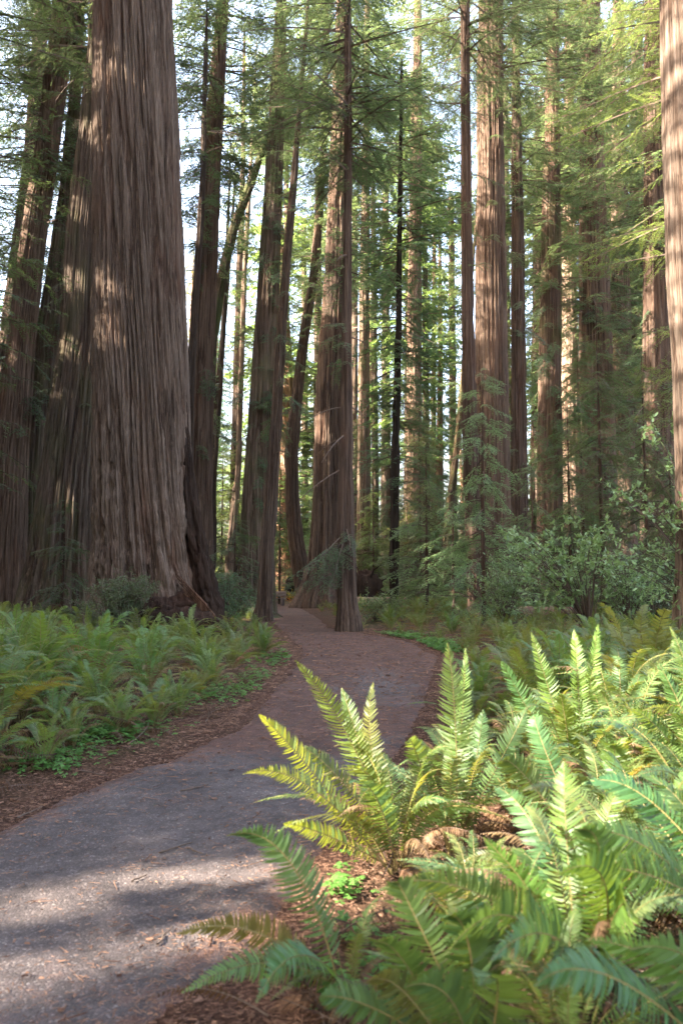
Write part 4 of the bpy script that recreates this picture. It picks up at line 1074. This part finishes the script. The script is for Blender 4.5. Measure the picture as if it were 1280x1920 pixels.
def litter():
    rng = np.random.default_rng(45)
    X, Y, A = [], [], []
    n = 260000
    y = 1.5 + 26 * rng.random(n) ** 2.0; x = rng.uniform(-1, 1, n) * (.46 * y + 1)
    sd = path_sd(x, y)
    cl = fbm(x * 1.7, y * 1.7, 5.0, 4)
    pr = np.where(sd > 0, .9 * np.exp(-sd / 1.6) + .25, np.where((y > 7.5) & (y < 22), .35, np.exp(sd / .4) * 1.1 + np.clip((cl - .58) * 1.5, .025, .35)))
    k = rng.random(n) < pr * .75
    x, y, sd = x[k], y[k], sd[k]; n = len(x)
    base = gz(x, y, np.minimum(sd, 0) * (sd < 0) + sd * (sd >= 0)) + np.where(sd < 0, .024, .008)
    ln = rng.uniform(.010, .045, n) * np.where(rng.random(n) < .05, 3.2, 1); ln = ln * np.clip(y / 6, .8, 2.2); w = rng.uniform(.0010, .0026, n) * np.clip(y / 5, 1, 2.6) * np.where(rng.random(n) < .06, 3.0, 1)
    a = rng.uniform(0, 6.28, n)
    d = np.column_stack([np.cos(a), np.sin(a), rng.normal(0, .12, n)]); s = np.column_stack([-np.sin(a), np.cos(a), rng.normal(0, .2, n)])
    c = np.column_stack([x, y, base + rng.uniform(0, .008, n)])
    L = ln[:, None]; W = w[:, None]; up = np.array((0, 0, 1.0)) * W * .9
    v = np.stack([c - d * L * .5 - s * W, c - d * L * .5 + s * W, c + d * L * .5 + s * W * .6, c + d * L * .5 - s * W * .6, c - d * L * .4 + up, c + d * L * .4 + up], 1)
    f0 = (np.arange(n) * 6)[:, None]
    f = np.concatenate([f0 + np.array((0, 4, 5, 3)), f0 + np.array((4, 1, 2, 5))])
    mb = MB(); mb.add(v.reshape(-1, 3), f, 0)
    o = mb.build('needle_litter', [M['litter']], smooth=False)
    tag(o, 'red brown needles and bark crumbs scattered over the path and its edges', 'litter', kind='stuff')
litter()

def dead_fern_litter():
    rng = np.random.default_rng(145); mb = MB(); k = 0
    while k < 520:
        y = rng.uniform(2.2, 12); x = rng.uniform(-.47 * y - .5, .47 * y + .5)
        sd = float(path_sd(np.array([x]), np.array([y]))[0])
        if sd < .25 or (sd < .8 and rng.random() < .6): continue
        k += 1; z = gz1(x, y) + rng.uniform(.0, .07)
        a = rng.uniform(0, 6.28); L = rng.uniform(.3, .75); d = np.array((math.cos(a), math.sin(a), 0)); b = np.array((x, y, z))
        t = b + d * L + (0, 0, rng.uniform(-.02, .22)); c = b + d * L * .5 + np.array((rng.normal(0, .08), rng.normal(0, .08), rng.uniform(.02, .2)))
        frond_arrays(b, c, t, rng, width=.07 * L / .6, n=20, roll=rng.uniform(-1, 1), curl=rng.uniform(.3, 1.1), mat=0, mb=mb, pw=.012)
    o = mb.build('dead_fern_litter', [M['fern_old'], M['twig']], smooth=False); o.color = (.5, .46, .43, 1)
    tag(o, 'curled brown dead fern fronds matted on the ground between the living ferns', 'litter', kind='stuff')
dead_fern_litter()

def twigs():
    rng = np.random.default_rng(46)
    labs = ['long dark twig lying on the grey gravel', 'bent reddish twig on the sunlit gravel band', 'short dark twig near the left edge of the gravel', 'forked looking twig on the shaded gravel',
            'thin twig near the brown litter edge of the gravel', 'pale twig on the litter at the left edge', 'reddish twig at the foot of the arching frond', 'small twig in the middle of the gravel', 'curved twig on the brown litter of the path']
    for (px, py, px2, py2), lab in zip(((300, 1608, 362, 1588), (295, 1782, 322, 1750), (30, 1540, 80, 1520), (350, 1598, 378, 1612), (340, 1490, 390, 1478), (150, 1450, 200, 1462), (430, 1790, 470, 1800), (250, 1662, 275, 1650), (520, 1290, 560, 1285)), labs):
        a, b = G(px, py), G(px2, py2)
        s = np.linspace(0, 1, 7)[:, None]
        p = a + (b - a) * s; p = p + np.column_stack([rng.normal(0, .006, 7), rng.normal(0, .006, 7)])
        z = gz(p[:, 0], p[:, 1], np.minimum(path_sd(p[:, 0], p[:, 1]), 0)) + .030
        c = np.column_stack([p, z]); o0 = c[0].copy()
        mb = MB(); tube(mb, c - o0, np.linspace(.006, .003, 7), 5)
        o = mb.build('twig', [M['twig']]); o.location = o0; tag(o, lab, 'twig')
twigs()

# ------------------------------------------------------------------ bushes
def bush(label, foot, shoots, leaf, nleaf, mats, name, cat, seed, color=(1, 1, 1), stems=9, jitter=.12, wl=.45, sub=5):
    """a bush: stems from the foot to given tips; leaves in whorls along and at the end of each shoot"""
    rng = np.random.default_rng(seed); foot = np.asarray(foot, float)
    root = empty(name, foot); tag(root, label, cat)
    ms, mf = MB(), MB()
    PB, PD, PS, PL, PW = [], [], [], [], []
    for tip, r0 in shoots:
        tip = np.asarray(tip, float) - foot
        s = np.linspace(0, 1, 8)[:, None]
        c = np.array((tip[0] * .35, tip[1] * .35, tip[2] * .75))
        cur = 2 * s * (1 - s) * c + s * s * tip + rng.normal(0, .02, (8, 3)) * s
        tube(ms, cur, np.linspace(r0, .004, 8), 5)
        for j in range(sub):
            u = rng.uniform(.45, 1.0) if j else 1.0
            p = np.array([np.interp(u, s[:, 0], cur[:, q]) for q in range(3)])
            d = rng.normal(0, 1, 3) * (1, 1, .45) + tip / np.linalg.norm(tip) * .5; d /= np.linalg.norm(d)
            Ls = rng.uniform(.2, .55) * (1 if leaf > .05 else .8)
            e = p + d * Ls
            tube(ms, np.array([p, (p + e) / 2 + (0, 0, .02), e]), [.005, .004, .002], 3)
            m = nleaf
            t = rng.random(m) ** .6
            PB.append(p + d * (Ls * t)[:, None] + rng.normal(0, jitter * .3, (m, 3)))
            ld = d * .5 + rng.normal(0, .8, (m, 3)) + np.array((0, 0, .05)); ld /= np.linalg.norm(ld, axis=1, keepdims=True)
            sd_ = np.cross(ld, rng.normal(0, .5, (m, 3)) + np.array((0, 0, 1.0))); sd_ /= np.linalg.norm(sd_, axis=1, keepdims=True) + 1e-9
            PD.append(ld); PS.append(sd_); PL.append(leaf * rng.uniform(.7, 1.25, m)); PW.append(leaf * wl * rng.uniform(.8, 1.2, m))
    p, d, s_, l_, w_ = (np.concatenate(q) for q in (PB, PD, PS, PL, PW))
    # each leaf: two quads folded along the midrib
    L = l_[:, None]; W = w_[:, None]; up = np.cross(s_, d)
    a0, a3 = p, p + d * L
    m1, m2 = p + d * L * .33, p + d * L * .70
    v = np.stack([a0, m1 + s_ * W * .5 + up * W * .12, m2 + s_ * W * .42 + up * W * .1, a3, m2 - s_ * W * .42 + up * W * .1, m1 - s_ * W * .5 + up * W * .12], 1)
    f0 = (np.arange(len(p)) * 6)[:, None]
    mf.add(v.reshape(-1, 3), np.concatenate([f0 + np.array((0, 1, 2, 3)), f0 + np.array((0, 3, 4, 5))]), 0)
    ms.build('stems', [M['twig']], root)
    f = mf.build('foliage', [mats], root, smooth=False); f.color = (*color, 1)
    return root

rr = np.random.default_rng(8)
def tips(region, Y, n, dY=1.0, r=.02):
    out = []
    for k in range(n):
        x0, y0, x1, y1 = region[int(rr.integers(len(region)))]
        out.append((P(rr.uniform(x0, x1), rr.uniform(y0, y1), Y + rr.uniform(-dY, dY)), r)); 
    return out
def foot(px, Y):
    x = (px - 640) / 1500 * Y; return (x, Y, gz1(x, Y))
bush('broadleaf evergreen bush with glossy leaves right of the thick straight trunk', foot(1100, 21), tips([(960, 985, 1040, 1080), (1040, 980, 1140, 1060), (1060, 1040, 1150, 1100), (980, 1050, 1060, 1120), (930, 1000, 1000, 1060)], 21, 50, 1.6), .135, 12, M['broadleaf'], 'broadleaf_bush', 'bush', 1, (1.5, 1.5, 1.4), sub=4, jitter=.05)
bush('broadleaf evergreen tree branch layers reaching in from the right edge', foot(1352, 17.5), tips([(1130, 915, 1210, 945), (1190, 795, 1290, 825), (1200, 865, 1300, 890), (1190, 1010, 1300, 1050), (1150, 1030, 1230, 1065), (1200, 1070, 1300, 1150), (1240, 950, 1300, 985)], 17.5, 52, 1.4), .12, 8, M['broadleaf'], 'broadleaf_bush', 'bush', 2, (1.45, 1.45, 1.35), sub=4, jitter=.05)
bush('low broadleaf bush spreading between the larger broadleaf bush and the right edge', foot(1175, 21.5), tips([(1110, 1040, 1180, 1100), (1160, 1060, 1250, 1130), (1120, 1090, 1230, 1150)], 21.5, 46, 1.3, .012), .115, 9, M['broadleaf'], 'broadleaf_bush', 'bush', 12, (1.3, 1.3, 1.2), sub=4)
bush('low leafy shrub crowding the foot of the thick straight redwood', foot(945, 24), tips([(890, 1080, 980, 1140), (920, 1050, 1000, 1110)], 24, 44, 1.3, .012), .10, 9, M['broadleaf'], 'broadleaf_bush', 'bush', 13, (1.2, 1.2, 1.05), sub=4)
bush('grey green huckleberry bush against the foot of the giant redwood', foot(230, 19.6), tips([(160, 1110, 300, 1150), (180, 1095, 280, 1120), (215, 1085, 290, 1110), (140, 1130, 250, 1170)], 19.6, 90, .9, .012), .042, 26, M['broadleaf'], 'huckleberry_bush', 'bush', 3, (.75, .66, .62), sub=6, wl=.5)
bush('dark shrub filling the hollow left of the path behind the giant root', foot(425, 27), tips([(390, 1090, 470, 1150), (400, 1070, 450, 1100)], 27, 40, 1.2, .012), .07, 16, M['broadleaf'], 'dark_shrub', 'bush', 4, (.55, .6, .55), sub=5)
bush('low shrub with dull leaves between the path edge redwood and the dark hemlock', foot(700, 29), tips([(675, 1120, 760, 1160)], 29, 40, 1.5, .01), .07, 14, M['broadleaf'], 'low_shrub', 'bush', 5, (.9, .85, .6), sub=5)
bush('dim thicket shrub under the dark young conifers at the right edge', foot(1220, 24), tips([(1140, 1080, 1290, 1160), (1180, 1050, 1290, 1100)], 24, 60, 1.5, .012), .07, 14, M['broadleaf'], 'dark_shrub', 'bush', 6, (.5, .55, .5), sub=5)

# ------------------------------------------------------------------ burl and splinter on the giant, logs, bench
def lump(c, rad, seed, n=26, amp=.35, fr=3.0):
    th = np.linspace(0, 2 * PI, n, endpoint=False); ph = np.linspace(0.02, PI - .02, n // 2 + 2)
    T, H = np.meshgrid(th, ph)
    d = np.stack([np.sin(H) * np.cos(T), np.sin(H) * np.sin(T), np.cos(H)], -1)
    q = 1 + amp * (fbm(d[..., 0] * fr + seed, d[..., 1] * fr, d[..., 2] * fr, 4) - .5) * 2 
    v = d * q[..., None] * np.asarray(rad) + np.asarray(c)
    return v.reshape(-1, 3), grid_faces(n, n // 2 + 2, True)
mb = MB()
for px, py, Y, r, sd_ in ((330, 1165, 21.2, (.55, .4, .45), 1), (372, 1168, 21.2, (.45, .4, .38), 2), (408, 1172, 21.3, (.36, .3, .22), 3), (300, 1150, 21.3, (.5, .4, .42), 4), (350, 1140, 21.5, (.5, .4, .4), 5), (428, 1178, 21.4, (.22, .2, .15), 6), (390, 1185, 21.0, (.5, .3, .18), 8)):
    v, f = lump(P(px, py, Y), r, sd_ * 3.3, 40, .42, 3.2); mb.add(v - g_o, f, 0, np.full(len(v), .1))
b_ = mb.build('burl', [M['bark']], g_root, attname='ridge'); b_.color = (.30, .24, .22, 1)
mb = MB()
p0, p1 = P(352, 1112, 21.3), P(402, 1160, 21.1)
for k in range(5):
    o_ = np.array((k * .05 - .1, -.02 * k, k * .03))
    tube(mb, np.array([p0 + o_ - (0.1 * k, 0, -.1 * k), (p0 + p1) / 2 + o_ * .8, p1 + o_ * .4]) - g_o, [.02, .04, .02], 6)
sp = mb.build('splintered_bark', [M['bark']], g_root); sp.color = (.85, .66, .56, 1)

cb_ = px_line([(404, 1182, 64), (396, 1140, 54), (382, 1080, 44), (368, 1010, 34), (357, 930, 26), (351, 850, 16)], 22.5)  # dark-toned leg along the right side of the trunk base
cm_, cl_, co_ = trunk_mesh(cb_ + [[cb_[-1][0] - .1, cb_[-1][1] + .4, cb_[-1][2] + 1.2, .03]], 'dark_buttress', 60, .05, cb_[-1][2] + 1.2, .09, .06, 0, 0, 4.4, rough=.5, origin=g_o, close=True)
cb = link('dark_buttress', cm_, g_root); cb.color = (.22, .18, .16, 1); cb['label'] = 'dark buttress down the right side of the giant'

def log(label, a, b, r, seed, col, moss=.3, name='fallen_log'):
    a, b = np.asarray(a, float), np.asarray(b, float)
    L = np.linalg.norm(b - a); n, m = 28, 40
    s = np.linspace(0, 1, m); th = np.arange(n) / n * 2 * PI
    S_, T_ = np.meshgrid(s, th, indexing='ij')
    rad = r * (1 - .25 * S_) * (1 + .18 * (fbm(np.cos(T_) * 2 + seed, np.sin(T_) * 2, S_ * L * .6, 4) - .5) * 2)
    rad = rad * np.where((S_ < .001) | (S_ > .999), .02, 1)
    v = np.stack([S_ * L, np.cos(T_) * rad, np.sin(T_) * rad], -1).reshape(-1, 3)
    mb = MB(); mb.add(v, grid_faces(n, m, True), 0, np.full(len(v), .6))
    o = mb.build(name, [M['bark']], attname='ridge'); o.location = a
    d = (b - a) / L
    o.rotation_euler = (0, -math.asin(d[2]), math.atan2(d[1], d[0])); o.color = (*col, 1 - moss)
    tag(o, label, 'log'); return o
def gp(px, Y, dz=0): 
    x = (px - 640) / 1500 * Y; return (x, Y, gz1(x, Y) + dz)
log('pale fallen log lying behind the narrow path edge redwood', gp(655, 40, .28), gp(775, 43, .2), .36, 1, (1.7, 1.4, 1.2))
log('brown fallen log under the broadleaf bush', gp(965, 29, .3), gp(1075, 29.5, .3), .22, 2, (1.0, .8, .75))
log('mossy log at the left foot of the grey redwood behind the giant', gp(20, 24.5, .3), gp(120, 25.5, .5), .22, 3, (.7, .55, .5), .6)
# upturned root plate
mb = MB(); rq = np.random.default_rng(4); c0 = np.array(gp(686, 47, .5))
v, f = lump((0, 0, .5), (.9, .35, .95), 7, 40, .4, 3); mb.add(v, f, 0, np.full(len(v), .3))
for k in range(16):
    a = rq.uniform(0, 2 * PI); p = np.array((math.cos(a) * .6, -.1, .5 + math.sin(a) * .6)); d = np.array((math.cos(a), rq.uniform(-.6, .2), math.sin(a)))
    tube(mb, np.array([p, p + d * .5 + rq.normal(0, .08, 3), p + d * rq.uniform(.8, 1.3) + rq.normal(0, .15, 3)]), [.08, .05, .012], 6)
o = mb.build('root_plate', [M['bark']], attname='ridge'); o.location = c0; o.color = (.26, .21, .18, 1); tag(o, 'dark upturned root plate behind the narrow path edge redwood', 'root plate')
# unidentified dark shape by the path end, built as a bark lump
mb = MB(); v, f = lump((0, 0, .6), (.36, .33, .85), 9, 32, .3, 3); mb.add(v, f, 0, np.full(len(v), .3))
o = mb.build('dark_shape', [M['bark']], attname='ridge'); o.location = gp(544, 58, .2); o.color = (.2, .18, .18, 1); tag(o, 'small unidentified dark shape past the bench at the path end', 'dark shape')

# bench
bY = 48.0; bx = (512 - 640) / 1500 * bY
bench = empty('park_bench', (bx, bY, gz1(bx, bY)), R(-12)); tag(bench, 'low wooden bench with plank back at the end of the path', 'bench')
mb = MB(); [box(mb, (0, dy, .43), (1.5, .13, .05)) for dy in (-.16, 0, .16)]; mb.build('seat', [M['wood']], bench)
mb = MB(); [box(mb, (0, .27, z), (1.5, .05, .15)) for z in (.60, .77)]; mb.build('backrest', [M['wood']], bench)
for sx in (-.6, .6):
    mb = MB(); box(mb, (sx, 0, .20), (.10, .44, .40)); box(mb, (sx, .31, .45), (.09, .05, .80)); mb.build('leg', [M['wood']], bench)

# ------------------------------------------------------------------ air
HAZE = 0.0001
if HAZE:
    hm, hn, hl = nt('haze_air')
    ho = N(hn, 'ShaderNodeOutputMaterial'); hv = N(hn, 'ShaderNodeVolumePrincipled', Density=HAZE, Anisotropy=0.35)
    hv.inputs['Color'].default_value = (1.0, 0.99, 0.96, 1); hl.new(hv.outputs[0], ho.inputs['Volume'])
    hx = np.array([(x_, y_, z_) for z_ in (-2.0, 70.0) for x_, y_ in ((-410, -210), (410, -210), (410, 540), (-410, 540))])
    hb = MB(); hb.add(hx, [(3, 2, 1, 0), (4, 5, 6, 7), (0, 1, 5, 4), (1, 2, 6, 5), (2, 3, 7, 6), (3, 0, 4, 7)])
    ob_ = hb.build('haze', [hm], smooth=False); tag(ob_, 'thin bright forest air fading the farthest trunks', 'haze', kind='stuff')
# ------------------------------------------------------------------ light, sky, camera
w = bpy.data.worlds.new('World'); S.world = w; w.use_nodes = True
wn, wl_ = w.node_tree.nodes, w.node_tree.links; wn.clear()
sky = wn.new('ShaderNodeTexSky'); sky.sky_type = 'NISHITA'; sky.sun_disc = False
sky.sun_elevation = SUN_EL; sky.sun_rotation = math.atan2(SUN_H[0], SUN_H[1]) % (2 * PI)
sky.air_density = 1.0; sky.dust_density = 9.0; sky.ozone_density = 0.3
bg = wn.new('ShaderNodeBackground'); bg.inputs['Strength'].default_value = 0.15
wo = wn.new('ShaderNodeOutputWorld'); wl_.new(sky.outputs[0], bg.inputs[0]); wl_.new(bg.outputs[0], wo.inputs[0])
sun = bpy.data.lights.new('sun', 'SUN'); sun.energy = 4.4; sun.angle = R(0.42); sun.color = (1.0, 0.92, 0.80)
so = bpy.data.objects.new('sun', sun); COL.objects.link(so); so.location = (-30, -15, 40)
so.rotation_euler = Vector(-TO_SUN).to_track_quat('-Z', 'Y').to_euler()

cam = bpy.data.cameras.new('camera'); co = bpy.data.objects.new('camera', cam); COL.objects.link(co)
co.location = (0, 0, CAMH); co.rotation_euler = (PI / 2 + TILT, 0, 0)
cam.sensor_fit = 'VERTICAL'; cam.sensor_height = 36; cam.sensor_width = 24; cam.lens = F / 1920 * 36
cam.clip_start = .05; cam.clip_end = 3000
cam.dof.use_dof = True; cam.dof.focus_distance = 14.0; cam.dof.aperture_fstop = 2.8
S.camera = co

S.view_settings.view_transform = 'Standard'; S.view_settings.look = 'None'; S.view_settings.gamma = 1.0
S.view_settings.exposure = 3.65
cy = S.cycles
cy.max_bounces = 7; cy.diffuse_bounces = 4; cy.glossy_bounces = 2; cy.transmission_bounces = 4
cy.volume_bounces = 1
cy.sample_clamp_indirect = 6.0; cy.use_denoising = True
cy.caustics_reflective = False; cy.caustics_refractive = False
